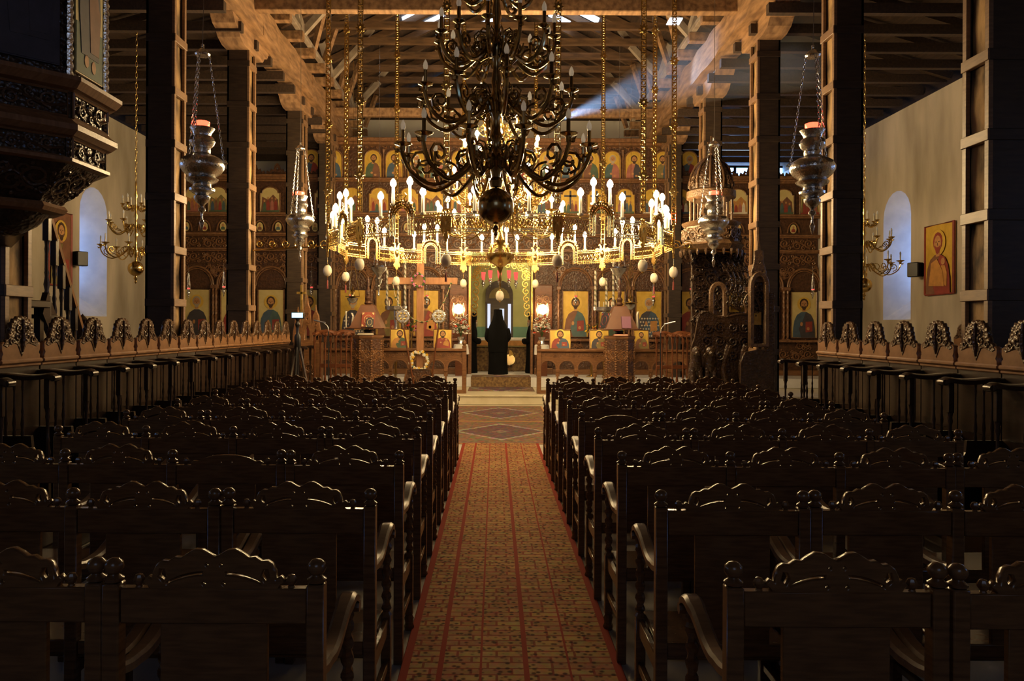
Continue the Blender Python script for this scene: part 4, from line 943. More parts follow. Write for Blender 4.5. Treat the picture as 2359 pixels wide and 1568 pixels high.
# main icons under round arches
MI = [(452, ('p_dark', 'p_dark'), 'hairw', 'palegold', 0, 0), (537, ('p_red', 'p_brown'), 'hairb', 'palegold', 0, 0), (623, ('p_blue', 'p_teal'), 'hairb', 'palegold', 0, 0), (712, ('p_brown', 'p_red'), 'hairb', 'palegold', 0, 0),
      (812, ('p_dark', 'p_dark'), 'hairw', 'gold', 1, 0), (895, ('p_brown', 'p_olive'), 'hairb', 'gold', 0, 0), (981, ('p_brown', 'p_red'), 'hairb', 'gold', 0, 1), (1326, ('p_brown', 'p_teal'), 'hairb', 'gold', 0, 0),
      (1410, ('p_olive', 'p_green'), 'hairb', 'gold', 0, 0), (1495, ('p_dark', 'p_blue'), 'hairw', 'gold', 1, 0), (1590, ('p_red', 'p_brown'), 'hairb', 'gold', 0, 0), (1678, ('p_blue', 'p_red'), 'hairb', 'palegold', 0, 0), (1766, ('p_green', 'p_brown'), 'hairw', 'palegold', 0, 0), (1853, ('p_blue', 'p_dark'), 'hairb', 'palegold', 0, 0)]
SPAND = vine_mb(.34, .3, .015).mesh('spandrel_carving')
for i, (px, pal, hair, gold, cr_, chd) in enumerate(MI):
    x = IX(px); w = .70; zb, zt = IZ(775), IZ(669); h = zt-zb
    lp = [(-w/2, 0), (w/2, 0), (w/2, h), (-w/2, h)]; o = icon_panel(x, zb, lp, gold); frame(o, lp, .022)
    figure(o, w, h, pal, hair, big=True, cross=bool(cr_), child=bool(chd), y=-.014)
    # arch over it with dark lunette
    zs = IZ(660); r = .42
    obj('lunette', MB().prism([(x_+.0, z_) for x_, z_ in [(-r, -.06), (r, -.06)]+[(r*cos(pi*k/12), r*sin(pi*k/12)*1.15) for k in range(13)]], 0, .02), 'icono', ic, loc=(x-ic.location.x, .055, zs-Z0))
    am_ = MB()
    for rr, tr in ((r+.03, .03), (r-.02, .015)): am_.tube([(rr*cos(pi*k/14), -.03, rr*1.15*sin(pi*k/14)) for k in range(15)], tr, 6)
    obj('arch_moulding', am_, 'iconoc', ic, loc=(x-ic.location.x, .05, zs-Z0))
    for s in (-1, 1): obj('spandrel_carving', SPAND, 'iconoc', ic, loc=(x+s*.40-ic.location.x, .05, zs+.42-Z0), rot=(0, s*.6, 0))
    obj('apron_carving', VT3, 'iconoc', ic, loc=(x-ic.location.x, .05, IZ(790)-Z0-.02))
    # colonnettes on both sides, carved spiral
    for s in (-1, 1):
        col = rope_leg(IZ(778)-Z0, zs-Z0-.08, .034, 26, 8, 5); col.bbox(-.06, .06, -.06, .06, zs-Z0-.08, zs-Z0+.02, .012).bbox(-.055, .055, -.055, .055, IZ(778)-Z0-.08, IZ(778)-Z0, .01)
        obj('colonnette', col, 'iconoc', ic, loc=(x+s*.46-ic.location.x, -.02, 0))
# gate: gilded jambs, carved gold arch, side carving
for s, xg in ((-1, GX0), (1, GX1)):
    ip('gate_jamb', MB().bbox(xg+s*.02, xg+s*.09, YI-.1, YI+.12, Z0, IZ(600), .01), 'oak', smooth=False)
    ip('gilded_strip', MB().bbox(xg+s*.035, xg+s*.075, YI-.115, YI-.1, IZ(760), IZ(600), .004), 'goldleaf', smooth=False)
    gc = MB()
    for k in range(7):
        z = IZ(620)-k*.2; gc.tube([(a, YI+.02, b) for a, b in spiral(xg-s*(.14-.015*k), z, .11, .02, pi/2, s*1.3, 10)], .018, 5)
    ip('gilded_carving', gc, 'goldleaf')
    # panel beside the gate with lamp
    xa, xb = sorted((xg+s*.12, xg+s*.62))
    ip('gate_panel', MB().bbox(xa, xb, YI-.02, YI+.08, IZ(800), IZ(655), .02), 'redwood', smooth=False)
    for zz in (IZ(690), IZ(745)): obj('carved_vine', VT3, 'iconoc', ic, loc=((xa+xb)/2-ic.location.x, -.04, zz-Z0))
    ip('gate_plinth', MB().bbox(xa, xb, YI-.16, YI+.08, Z0, Z0+.18, .012), 'oak', smooth=False)
    ip('dado_panel', MB().bbox(xa, xb, YI-.05, YI+.08, Z0+.18, IZ(800), .02), 'icono', smooth=False)
ga = MB(); gr = (GX1-GX0)/2
for k in range(13):
    q = pi*k/12; ga.tube([(AXg+x_, YI, z_) for AXg in ((GX0+GX1)/2,) for x_, z_ in [((gr-.04)*cos(q)+a, IZ(640)+.36*sin(q)+b) for a, b in spiral(0, 0, .1, .02, q, 1.3, 8)]], .016, 5)
ip('gilded_arch', ga, 'goldleaf')
# openwork cresting on the aisle parts
CR = pierced('cresting', [[(-.3, 0), (.3, 0), (.27, .09), (.2, .05), (.16, .14), (.1, .1), (.06, .24), (0, .3), (-.06, .24), (-.1, .1), (-.16, .14), (-.2, .05), (-.27, .09)], circ(0, .15, .03, 6), circ(.12, .06, .02, 6), circ(-.12, .06, .02, 6)], .012, .004, 'icono')
for k in range(7):
    for x in (-8.4+k*.62, 5.05+k*.62): obj('cresting', CR, None, ic, loc=(x-ic.location.x, 0, ztop_a+.06-Z0))
# wall sconces by the gate
for px, lab in ((1056, 'glowing crystal sconce left of the gate'), (1250, 'glowing crystal sconce right of the gate')):
    x, y, z = W(px, 712, 20.35); t = thing('wall_sconce', lab, 'sconce', (x, y, z), group='glowing sconces beside the gate')
    obj('back_plate', MB().bbox(-.06, .06, .1, .22, -.12, .12, .01), 'brass', t); obj('arm', MB().tube([(0, .1, -.1), (0, 0, -.12), (0, 0, -.06)], .01, 6), 'brass', t)
    obj('bulb', MB().ball((0, 0, 0), .125, 12, 8, 1.1), 'bulb2', t)  # ball enlarged to the size of the sconce's glow
    cm = MB()
    for k in range(10):
        a = 2*pi*k/10; cm.tube([(.13*cos(a), .13*sin(a)*.9, .16), (.17*cos(a), .16*sin(a)*.9, -.02), (.12*cos(a), .12*sin(a)*.9, -.22)], .007, 4)
    obj('crystal_drops', cm, 'brass', t)
# ================================================================== MONKS (long black robes and veiled hats)
def monk(name, label, loc, rotz, h=1.74, bend=0.0, wide=1.0):
    t = thing(name, label, 'person', loc, rotz)
    # one continuous body: (z, half width x, half depth y, y offset, fold strength); local -Y is the person's back, +Y the front
    sec = [(0, .25, .21, 0, .10), (.02, .265, .22, 0, .11), (.25, .25, .205, 0, .10), (.55, .245, .19, 0, .08), (.82, .25, .18, .01, .06), (1.02, .265, .175, .02, .05), (1.18, .27, .165, .02, .04), (1.29, .255, .145, .015, .03),
           (1.37, .225, .125, .01, .02), (1.42, .15, .11, .01, .01), (1.455, .085, .085, .015, 0), (1.48, .078, .085, .02, 0), (1.51, .085, .10, .025, 0), (1.56, .092, .11, .03, 0), (1.60, .09, .105, .03, 0), (1.66, .07, .08, .025, 0), (1.69, .02, .02, .02, 0)]
    k = h/1.80; rings = []; n = 36
    for z, a, b, yo, f in sec:
        lean = bend*max(0, z-.9)**1.3
        ring = []
        for j in range(n):
            q = 2*pi*j/n; w = 1+f*(.6*cos(7*q+.6)+.4*cos(11*q+2))
            ring.append((a*wide*cos(q)*w*k, (b*sin(q)*w+yo+lean)*k, z*k))
        rings.append(ring)
    obj('body', MB().loft(rings), 'black', t, ang=70)
    # sleeves folded in front (hands tucked inside the cuffs)
    sl = MB()
    for s in (-1, 1):
        P = bez([(s*.25*wide*k, .0, 1.27*k), (s*.29*wide*k, .03*k, 1.05*k), (s*.22*k, .18*k, .95*k), (s*.03*k, .26*k, .97*k)], 4)
        sl.tube(P, [.075*k, .08*k, .08*k, .08*k, .085*k, .085*k, .085*k, .085*k, .09*k, .09*k, .09*k, .085*k, .08*k], 10)
    obj('sleeves', sl, 'black', t)
    hd = lambda z: bend*max(0, z-.9)**1.3
    # face on the +Y side
    zf = 1.56
    obj('face', MB().lathe([(0, -.11), (.05, -.09), (.075, -.03), (.082, .02), (.07, .06), (0, .09)], 12, (0, (.045+hd(zf))*k, zf*k), sx=1, sy=1.15), 'skin', t)
    obj('nose', MB().ball((0, (.145+hd(zf))*k, zf*k), .016, 6, 4, 1.6), 'skin', t)
    obj('beard', MB().lathe([(0, -.19), (.03, -.17), (.06, -.1), (.07, -.03), (.05, 0), (0, 0)], 10, (0, (.09+hd(zf))*k, (zf-.03)*k)), 'hairw', t)
    # flat-topped hat with veil falling over the back and shoulders
    y = (.02+hd(1.66))*k
    obj('hat', MB().lathe([(.098, 1.60), (.104, 1.62), (.11, 1.78), (.115, 1.795), (.0, 1.80)], 20, (0, y, 0)).xf(Matrix.Scale(1, 4)) if False else MB().lathe([(.098*k, 1.58*k), (.104*k, 1.62*k), (.112*k, 1.785*k), (.108*k, 1.80*k), (0, 1.80*k)], 20, (0, y, 0)), 'black', t)
    rings = []
    for z, a, b in ((1.803, .09, .09), (1.79, .118, .12), (1.65, .125, .13), (1.5, .16, .15), (1.38, .225, .165), (1.25, .275, .19), (1.05, .285, .205), (.8, .275, .215), (.62, .265, .22)):
        rings.append([(a*wide*cos(q)*(1+.03*cos(9*q))*k, (-b*sin(q)*(1+.04*cos(13*q))+hd(z)*1.0+.015)*k, z*k) for q in [pi*(-.12+1.24*j/18) for j in range(19)]])
    v = MB().loft(rings, cap=False, closed=False)
    n0 = len(v.v); inner = [(x*.97, yy+.006, z) for x, yy, z in v.v]; fs = list(v.f); v.add(inner, fs)
    obj('veil', v, 'black', t, ang=80)
    return t
fx, fy, _ = W(1147, 862, 20.5)
monk('person', 'person in black robe and veiled hat standing in the gate, seen from behind', (fx, fy, .47), 0, h=1.75)
lx = W(1083, 0, 21.15)[0]; rx = W(1226, 0, 21.15)[0]
monk('person', 'person in black robe half hidden by the left gate jamb', (lx, 21.15, .47), R(-70), h=1.66, bend=.12)
monk('person', 'person in black robe half hidden by the right gate jamb', (rx+.02, 21.15, .47), R(80), h=1.66, bend=.02, wide=.9)
# unseen lamp added to brighten the sanctuary
t = thing('added_sanctuary_lamp', 'added unseen white globe lamp lighting the sanctuary behind the screen', 'lamp', (1.55, 22.37, 4.6))
obj('globe', MB().ball((0, 0, 0), .12, 14, 8), 'bulb', t); obj('cap', MB().lathe([(.05, .12), (.06, .15), (.02, .19)], 10), 'brass', t); obj('cord', MB().tube([(0, 0, .18), (0, 0, 3.735)], .006, 5), 'blackplastic', t)
# altar table
t = thing('altar_table', 'altar table with white and gold cloth behind the gate', 'altar', (.2, 22.3, .47))
obj('table_body', MB().bbox(-.78, .78, -.4, .4, 0, .88, .02), 'brocade', t); obj('top_cloth', MB().bbox(-.84, .84, -.46, .46, .88, .96, .015), 'cloth', t)
obj('cloth_border', MB().bbox(-.845, .845, -.468, -.455, .74, .885, .004), 'p_ochre', t); obj('border_trim', MB().bbox(-.85, .85, -.475, -.462, .70, .74, .004), 'p_olive', t)
t = thing('altar_medallion', 'round silver and gold disc leaning on the altar front', 'disc', W(1174, 828, 21.75)); obj('disc', MB().lathe([(0, -.01), (.16, -.01), (.17, 0), (.16, .012), (0, .012)], 20).xf(Matrix.Rotation(R(82), 4, 'X')), 'darkbrass', t); obj('gold_point', MB().prism([(-.02, .1), (.12, .14), (.06, .26), (.0, .28)], -.02, -.005), 'goldleaf', t)
obj('easel', MB().beam((0, .05, 0), (0, .2, -.48), .02, .02).beam((-.1, 0, -.12), (-.12, 0, -.5), .02, .02).beam((.1, 0, -.12), (.12, 0, -.5), .02, .02), 'oak', t)
# ================================================================== ARCADED RAILS ON THE SOLEA
def arcade(x0, x1, lab, endx):
    t = thing('altar_rail', lab, 'railing', ((x0+x1)/2, 17.5, .22), group='carved arcaded rails before the altar')
    L_ = x1-x0; n = max(2, round(L_/.45)); w = L_/n; xc = (x0+x1)/2
    obj('top_rail', MB().bbox(-L_/2-.05, L_/2+.05, -.09, .09, .97, 1.03, .012), 'oak', t); obj('bottom_rail', MB().bbox(-L_/2, L_/2, -.06, .06, .0, .08, .01), 'oak', t)
    r = w/2-.04
    pm = pierced('arch_panel', [[(-w/2, .40), (-r, .40)]+[(-r*cos(pi*k/12), .58+r*sin(pi*k/12)) for k in range(13)]+[(r, .40), (w/2, .40), (w/2, .965), (-w/2, .965)]], .018, .004, 'oak')
    cv = MB()
    for s in (-1, 1):
        for q in (spiral(s*(w/2-.06), .86, .045, .012, 0, s*1.4, 9), spiral(s*.06, .90, .04, .01, pi, s*1.3, 9)): cv.tube([(a, -.024, b) for a, b in q], .010, 5)
    cv.tube([((r+.015)*cos(pi*k/12), -.024, .58+(r+.015)*sin(pi*k/12)) for k in range(13)], .012, 5); cv = cv.mesh('arch_carving')
    pc = MB().bbox(-.04, .04, -.04, .04, .06, .14, .006); pc.join(rope_leg(.14, .50, .024, 16, 8, 2.5)); pc.bbox(-.045, .045, -.045, .045, .5, .58, .008); pc = pc.mesh('post')
    for k in range(n):
        o = obj('arch_panel', pm, None, t, loc=(-L_/2+(k+.5)*w, 0, 0)); obj('arch_carving', cv, 'iconoc', o)
    for k in range(n+1): obj('post', pc, 'oak', t, loc=(-L_/2+k*w, 0, 0))
    e = obj('end_post', MB().bbox(-.05, .05, -.05, .05, -.0, 1.1, .008), 'oak', t, loc=(endx-xc, 0, 0)); obj('finial', MB().lathe([(.03, 0), (.05, .04), (.045, .08), (.0, .14)], 10), 'oak', e, loc=(0, 0, 1.1))
    return t
arcade(-4.1, IX(1070)*17.5/20.6, 'carved arcaded wooden rail left of the gate', IX(1070)*17.5/20.6)
arcade(IX(1242)*17.5/20.6, 4.45, 'carved arcaded wooden rail right of the gate', IX(1242)*17.5/20.6)
# icons standing on the rails
for px, py, w, lab, pal, chd in ((921, 785, 44, 'small gold icon of an angel-like youth on the left rail', ('p_ochre', 'p_green'), 0), (1020, 785, 42, 'small icon of mother and child on the left rail', ('p_red', 'p_red'), 1),
                       (1291, 785, 48, 'small icon in red and blue robes at the gate end of the right rail', ('p_red', 'p_blue'), 0), (1381, 785, 44, 'small icon in dark green robes, middle one on the right rail', ('p_dark', 'p_olive'), 0),
                       (1478, 785, 34, 'small icon of a group scene behind the right lectern', ('p_brown', 'p_olive'), 0)):
    x, y, z = W(px, 806, 17.5); ww = w*17.5/F; hh = .44
    t = thing('standing_icon', lab, 'icon', (x, 17.5, 1.255), group='icons standing on the altar rails')
    m = Matrix.Rotation(R(-10), 4, 'X')
    p = obj('panel', MB().box(-ww/2, ww/2, -.012, .012, 0, hh), 'gold', t, rot=(R(-10), 0, 0)); frame(p, [(-ww/2, 0), (ww/2, 0), (ww/2, hh), (-ww/2, hh)], .016, 'oak')
    figure(p, ww, hh, pal, 'hairb', y=-.02, big=True, child=bool(chd))
    obj('easel_foot', MB().box(-ww/2, ww/2, -.05, .12, -.005, .012).beam((0, .03, .01), (0, .10, .3), .03, .015), 'oak', t)
# ================================================================== FLOWERS
def blob(c, r, seg=5): return MB().ball(c, r, seg, 3, .7)
def bouquet(name, lab, loc, mats, n, spread, hgt, seed, cat='flowers', vase=None):
    g = random.Random(seed); t = thing(name, lab, cat, loc)
    if vase: obj('vase', MB().lathe(vase, 12), 'silver', t)
    z0 = vase[-1][1] if vase else 0
    lf = MB()
    for k in range(46):
        a = g.uniform(0, 2*pi); q = g.random()**.5*spread; z = z0+g.uniform(.02, hgt); p = Vector((q*cos(a), q*sin(a), z)); d = Vector((cos(a)*.07, sin(a)*.07, g.uniform(-.02, .07)))
        s = Vector((-sin(a)*.02, cos(a)*.02, 0)); e = p+d*1.0; m_ = p+d*.5
        lf.add([p, m_+s, e, m_-s, m_+Vector((0, 0, .008))], [(0, 1, 4), (1, 2, 4), (2, 3, 4), (3, 0, 4), (0, 3, 2, 1)])
    for k in range(12):
        a = g.uniform(0, 2*pi); lf.tube([(0, 0, z0), (spread*.5*cos(a), spread*.5*sin(a), z0+hgt*.6)], .006, 4)
    obj('foliage', lf, 'leaf', t)
    for m in mats:
        for k in range(n//len(mats)):
            a = g.uniform(0, 2*pi); u = g.uniform(.15, 1); q = spread*(1.05-.5*u)*g.uniform(.75, 1); z = z0+hgt*u
            b = MB(); r = g.uniform(.028, .042)
            for j in range(5): b.ball((r*.7*cos(j*1.257), r*.7*sin(j*1.257), 0), r*.55, 5, 3, .6)
            b.ball((0, 0, r*.2), r*.4, 5, 3)
            obj('blossom', b, m, t, loc=(q*cos(a), q*sin(a), z), rot=(g.uniform(-.8, .8), g.uniform(-.8, .8), 0))
    return t
VS = [(.07, 0), (.09, .02), (.07, .1), (.1, .16), (.11, .2)]
for px, lab, sd in ((1062, 'white flower arrangement on a white covered stand left of the gate', 1), (1248, 'white flower arrangement on a white covered stand right of the gate', 2)):
    x, y, z = W(px, 793, 20.0); cl = thing('flower_stand', 'low stand under a white cloth %s of the gate' % ('left' if sd == 1 else 'right'), 'stand', (x, 19.95, .47), group='white covered flower stands')
    zt = z-.47; obj('leg_frame', MB().box(-.14, .14, -.12, .12, 0, zt-.02), 'redwood', cl)
    obj('cloth', MB().loft([[(a*1.12*(1+.05*cos(6*k_)), b*1.12*(1+.05*cos(6*k_)), zt-.26) for k_, (a, b) in enumerate([(.19*cos(q), .17*sin(q)) for q in [2*pi*j/16 for j in range(16)]])], [(.19*cos(2*pi*j/16), .17*sin(2*pi*j/16), zt-.02) for j in range(16)], [(.17*cos(2*pi*j/16), .15*sin(2*pi*j/16), zt) for j in range(16)]]), 'cloth', cl)
    bouquet('flower_arrangement', lab, (x, 19.95, z), ['fwhite', 'fwhite', 'fwhite', 'fred'], 60, .25, .56, sd, vase=VS)
def stand_for(name, lab, loc, h): 
    t = thing(name, lab, 'stand', loc); obj('base', MB().lathe([(.14, 0), (.14, .02), (.03, .05), (.02, h-.04), (.08, h), (0, h)], 12), 'brass', t)
for px, py, lab, sd, ms, l2 in ((948, 764, 'red flowers beside the wooden cross', 5, ['fred', 'fred', 'fpink'], 'thin stand of the red flowers beside the cross'), (1363, 768, 'orange and red lilies before the right screen icons', 6, ['fred', 'fyellow'], 'thin stand of the lilies before the right icons')):
    x, y, z = W(px, py, 19.7); stand_for('flower_pedestal', l2, (x, y, .47), z-.47); bouquet('flower_bunch', lab, (x, y, z), ms, 14, .17, .24, sd)
# ================================================================== LARGE CROSS
x, y, _ = W(968, 0, 16.75); t = thing('wooden_cross', 'tall plain wooden cross on a carved tapering base', 'cross', (x, y, 0))
zc = lambda py: H-(py-VY)*16.75/F
obj('upright', MB().bbox(-.08, .08, -.05, .05, .3, zc(562), .008), 'crosswood', t)
obj('crossbar', MB().bbox(-.72, .82, -.045, .045, zc(656), zc(640), .008), 'crosswood', t)
bp = [(-.46, 0), (.46, 0), (.26, zc(850)), (-.26, zc(850))]
bs = obj('base', MB().prism(bp, -.22, .22), 'icono', t); bf = MB()
for s in (-1, 1):
    for q in (spiral(s*.13, .62, .1, .02, 0, s*1.5, 12), spiral(s*.2, .42, .1, .02, pi, s*1.4, 10), spiral(s*.08, .44, .07, .02, pi/2, s*1.4, 10), spiral(s*.22, .18, .11, .02, 0, s*1.4, 10)): bf.tube([(a, -.235, b) for a, b in q], .016, 5)
obj('base_scrolls', bf, 'oak', bs); obj('base_edge', MB().tube([(a, -.23, b) for a, b in bp]+[(bp[0][0], -.23, bp[0][1])], .02, 5), 'oak', bs)
def wreath(lab, loc, R_, mats, n, seed, tilt=0):
    g = random.Random(seed); t = thing('flower_wreath', lab, 'wreath', loc)
    obj('greenery', MB().tube([(R_*cos(2*pi*k/20), 0, R_*sin(2*pi*k/20)) for k in range(21)], R_*.16, 6), 'leaf', t)
    for k in range(n):
        a = 2*pi*k/n+g.uniform(-.1, .1); q = R_*g.uniform(.85, 1.15); b = MB(); r = g.uniform(.022, .034)*(R_/.19)
        for j in range(5): b.ball((r*.7*cos(j*1.257), 0, r*.7*sin(j*1.257)), r*.55, 5, 3, 1)
        b.ball((0, -r*.3, 0), r*.4, 5, 3); obj('blossom', b, mats[k % len(mats)], t, loc=(q*cos(a), -R_*.17-g.uniform(0, .01), q*sin(a)))
wreath('wreath of white and yellow flowers leaning on the cross foot', (x, y-.12, zc(831)), .19, ['fwhite', 'fyellow', 'fwhite', 'fwhite', 'fyellow', 'fwhite'], 38, 3)
wreath('small pink flower wreath hung at the crossing of the wooden cross', (x-.03, y-.12, zc(647)), .14, ['fpink', 'leaf', 'fpink'], 18, 4)
t = thing('garland', 'thin rope garland with leaves looped from the crossbar', 'garland', (x, y-.06, zc(648)))
gp = []
for a, b in ((-.62, .7), ): gp = bez([(-.6, 0, -.05), (-.5, 0, -.45), (-.2, 0, -.8), (.1, 0, -.9), (.35, 0, -.75), (.55, 0, -.4), (.68, 0, -.05)], 5)
obj('rope', MB().tube(gp, .009, 5), 'rope', t); g2 = MB(); gg = random.Random(8)
for k in range(0, len(gp), 2): g2.ball(gp[k], .03, 5, 3, .6)
obj('leaves', g2, 'leaf', t)
for px, lab, dx in ((928, 'silver processional fan leaning left of the cross', 1), (1011, 'silver processional fan leaning right of the cross', -1)):
    xt, yt, zt = W(px, 744, 16.48); xb, yb_, zb = W(950 if dx > 0 else 996, 870, 16.48)
    t = thing('processional_fan', lab, 'fan', (xb, yb_, 0), group='silver processional fans at the cross')
    P1 = Vector((xt-xb, 0, zt)); P0 = Vector((-(xt-xb)*.6, 0, 0))
    obj('pole', MB().tube([tuple(P0), tuple(P1)], .018, 8), 'redwood', t)
    dk = obj('disc', MB().lathe([(0, -.012), (.10, -.02), (.14, -.012), (.155, 0), (.14, .012), (0, .012)], 20).xf(Matrix.Translation(P1+Vector((0, -.0, .14))) @ Matrix.Rotation(R(90), 4, 'X')), 'silver', t)
    bm_ = MB()
    for k in range(16): bm_.ball(tuple(P1+Vector((.16*cos(k*pi/8), 0, .14+.16*sin(k*pi/8)))), .018, 5, 3)
    for k in range(6): bm_.ball(tuple(P1+Vector((.07*cos(k*pi/3), -.02, .14+.07*sin(k*pi/3)))), .028, 6, 4)
    obj('beading', bm_, 'brass', dk); obj('socket', MB().lathe([(.02, -.12), (.03, -.06), (.022, 0), (.03, .02)], 8, tuple(P1)), 'silver', t)
# ================================================================== LECTERNS
def book(t_loc, w, h, th, m, lab, rot, deco=None):
    b = thing('book', lab, 'book', t_loc, 0); b.rotation_euler = rot
    cv = obj('cover', MB().box(-w/2, w/2, -th/2, -th/2+.006, 0, h).box(-w/2, w/2, th/2-.006, th/2, 0, h).box(-w/2, -w/2+.006, -th/2, th/2, 0, h), m, b)
    obj('pages', MB().box(-w/2+.006, w/2-.008, -th/2+.006, th/2-.006, .006, h-.006), 'page', b)
    if deco:
        d = MB(); y = -th/2-.002
        for s in (-1, 1):
            for zz in (1, -1): d.prism([(s*w*.46, h/2+zz*h*.46), (s*w*.46, h/2+zz*h*.30), (s*w*.36, h/2+zz*h*.36), (s*w*.28, h/2+zz*h*.46)], y, y+.002)
        d.tube([(w*.3*cos(q), y, h*.5+h*.3*sin(q)) for q in [2*pi*j/14 for j in range(15)]], .005, 4)
        obj('cover_ornament', d, deco, cv)
def lectern(px, d, ztop, lab, side):
    x = (px-VX)*d/F; t = thing('octagonal_lectern', lab, 'lectern', (x, d, 0), group='octagonal chanters lecterns')
    r = .325; rot = R(22.5)
    obj('plinth', MB().lathe([(r*1.25, 0), (r*1.25, .1), (r*1.12, .13), (r*1.05, .2)], 8, rot=rot), 'redwood', t, smooth=False)
    b = obj('body', MB().lathe([(r, .2), (r, ztop-.05)], 8, rot=rot), 'icono', t, smooth=False)
    obj('cornice', MB().lathe([(r*1.02, ztop-.08), (r*1.08, ztop-.05), (r*1.08, ztop-.01), (r*.9, ztop)], 8, rot=rot), 'oak', t, smooth=False)
    for k in range(8):
        a = R(45*k); u = Vector((cos(a), sin(a), 0)); ap = r*cos(R(22.5)); e = u*ap
        for zz, me in ((ztop*.72, LV), (ztop*.36, LV2)): obj('carved_panel', me, 'oak', t, loc=(e.x, e.y, zz), rot=(0, 0, a+R(90)))
        c = Vector((cos(a+R(22.5)), sin(a+R(22.5)), 0))*r*1.0; obj('corner_bead', LB, 'oak', t, loc=(c.x, c.y, 0))
    obj('neck', MB().lathe([(.12, ztop), (.09, ztop+.03), (.09, ztop+.09), (.13, ztop+.11)], 8), 'blackplastic', t)
    zb = ztop+.13; sq = R(45)
    obj('desk_board', MB().lathe([(.56, zb), (.58, zb+.012), (.57, zb+.025)], 4, rot=sq), 'redwood', t, smooth=False)
    obj('desk_top', MB().lathe([(.48, zb+.025), (.20, zb+.50), (.17, zb+.52)], 4, rot=sq), 'lectop', t, smooth=False)
    f = obj('finial', MB().lathe([(.05, zb+.52), (.09, zb+.55), (.05, zb+.6), (.07, zb+.66), (.03, zb+.72), (.045, zb+.80), (.02, zb+.95), (.035, zb+1.05), (.0, zb+1.15)], 10), 'icono', t)
    return x, zb+.03
zt_ = H-(772-VY)*16.4/F
LV = vine_mb(.2, .3, .012).mesh('carved_panel'); LV2 = vine_mb(.2, .42, .013).mesh('carved_panel')
lb_ = MB()
for k in range(24): lb_.ball((0, 0, .22+k*(zt_-.3)/24), .026, 6, 4)
LB = lb_.mesh('corner_bead')
x, z = lectern(848, 16.4, zt_, 'carved octagonal lectern with pyramid desk left of the aisle', 'left')
sl = math.atan((.48-.2)*.707/.475)
book((x+.05, 16.4-.37, z), .27, .34, .05, 'bookred', 'red book with gold corners on the left lectern', (-sl, 0, 0), 'palegold')
book((x+.10, 16.4-.44, z), .16, .22, .035, 'bookdark', 'small dark book with gold border before the red book', (-sl, 0, 0), 'palegold')
book((x-.36, 16.4-.1, z), .2, .3, .05, 'bookblue', 'grey blue book leaning at the left lectern edge', (-sl*.2, R(22), R(-70)))
book((x-.43, 16.4-.2, z), .22, .34, .04, 'bookdark', 'dark thin book at the far left edge of the left lectern', (0, R(10), R(-80)))
t = thing('book', 'closed book lying under the left lectern desk', 'book', (x-.0, 16.4-.28, zt_)); obj('cover', MB().box(-.16, .16, -.07, .09, 0, .006).box(-.16, .16, -.07, .09, .034, .04).box(-.16, .16, .085, .09, 0, .04), 'page', t); obj('pages', MB().box(-.155, .155, -.065, .085, .006, .034), 'p_white', t)
x, z = lectern(1427, 16.6, zt_, 'carved octagonal lectern with pyramid desk right of the aisle', 'right')
book((x+.09, 16.6-.38, z), .2, .27, .04, 'bookpurple', 'purple book on the front of the right lectern', (-sl, 0, 0))
book((x-.35, 16.6-.06, z), .26, .34, .05, 'bookdark', 'dark book with red emblem on the left side of the right lectern', (-sl*.6, 0, R(-60)), 'p_red')
book((x+.40, 16.6+.0, z), .22, .36, .04, 'page', 'pale book on the right edge of the right lectern', (0, R(-18), R(75)))
t = thing('book', 'red book lying under the right lectern desk', 'book', (x-.02, 16.6-.28, zt_)); obj('cover', MB().box(-.15, .15, -.07, .09, 0, .006).box(-.15, .15, -.07, .09, .034, .04).box(-.15, .15, .085, .09, 0, .04), 'fred', t); obj('pages', MB().box(-.145, .145, -.065, .085, .006, .034), 'page', t)
# ================================================================== CANDLE STANDS with tall painted candles
for px, lab, s in ((912, 'silver candle stand with tall painted candles left of the gate', -1), (1392, 'silver candle stand with tall painted candles right of the gate', 1)):
    x, y, _ = W(px, 0, 18.6); t = thing('candle_stand', lab, 'candle stand', (x, y, .22), group='tall candle stands'); zz = lambda py: H-(py-VY)*18.6/F-.22
    obj('base', MB().lathe([(.2, 0), (.2, .03), (.1, .08), (.05, .14), (.07, .2), (.03, .26), (.04, .4), (.025, .5), (.05, .7), (.025, .8), (.03, zz(768)-.1), (.06, zz(768))], 12), 'brass', t)
    obj('tray', MB().lathe([(.06, zz(718)), (.26, zz(714)), (.27, zz(706)), (.25, zz(706)), (.04, zz(714))], 20), 'silver', t)
    obj('stem', MB().lathe([(.05, zz(768)), (.03, zz(750)), (.05, zz(735)), (.06, zz(718))], 10), 'silver', t)
    for dx, tp in ((-.22, 622), (.05, 640), (.22, 600)): obj('tall_candle', MB().lathe([(.03, 0), (.03, zz(tp)-zz(712))], 10), 'tcandle', t, loc=(dx, .0, zz(712)))
    for k in range(5): obj('short_candle', MB().lathe([(.014, 0), (.013, .2)], 6), 'candle', t, loc=(.2*cos(k*1.2+.3), .2*sin(k*1.2+.3), zz(712)))
x, y, z = W(1425, 640, 18.0)
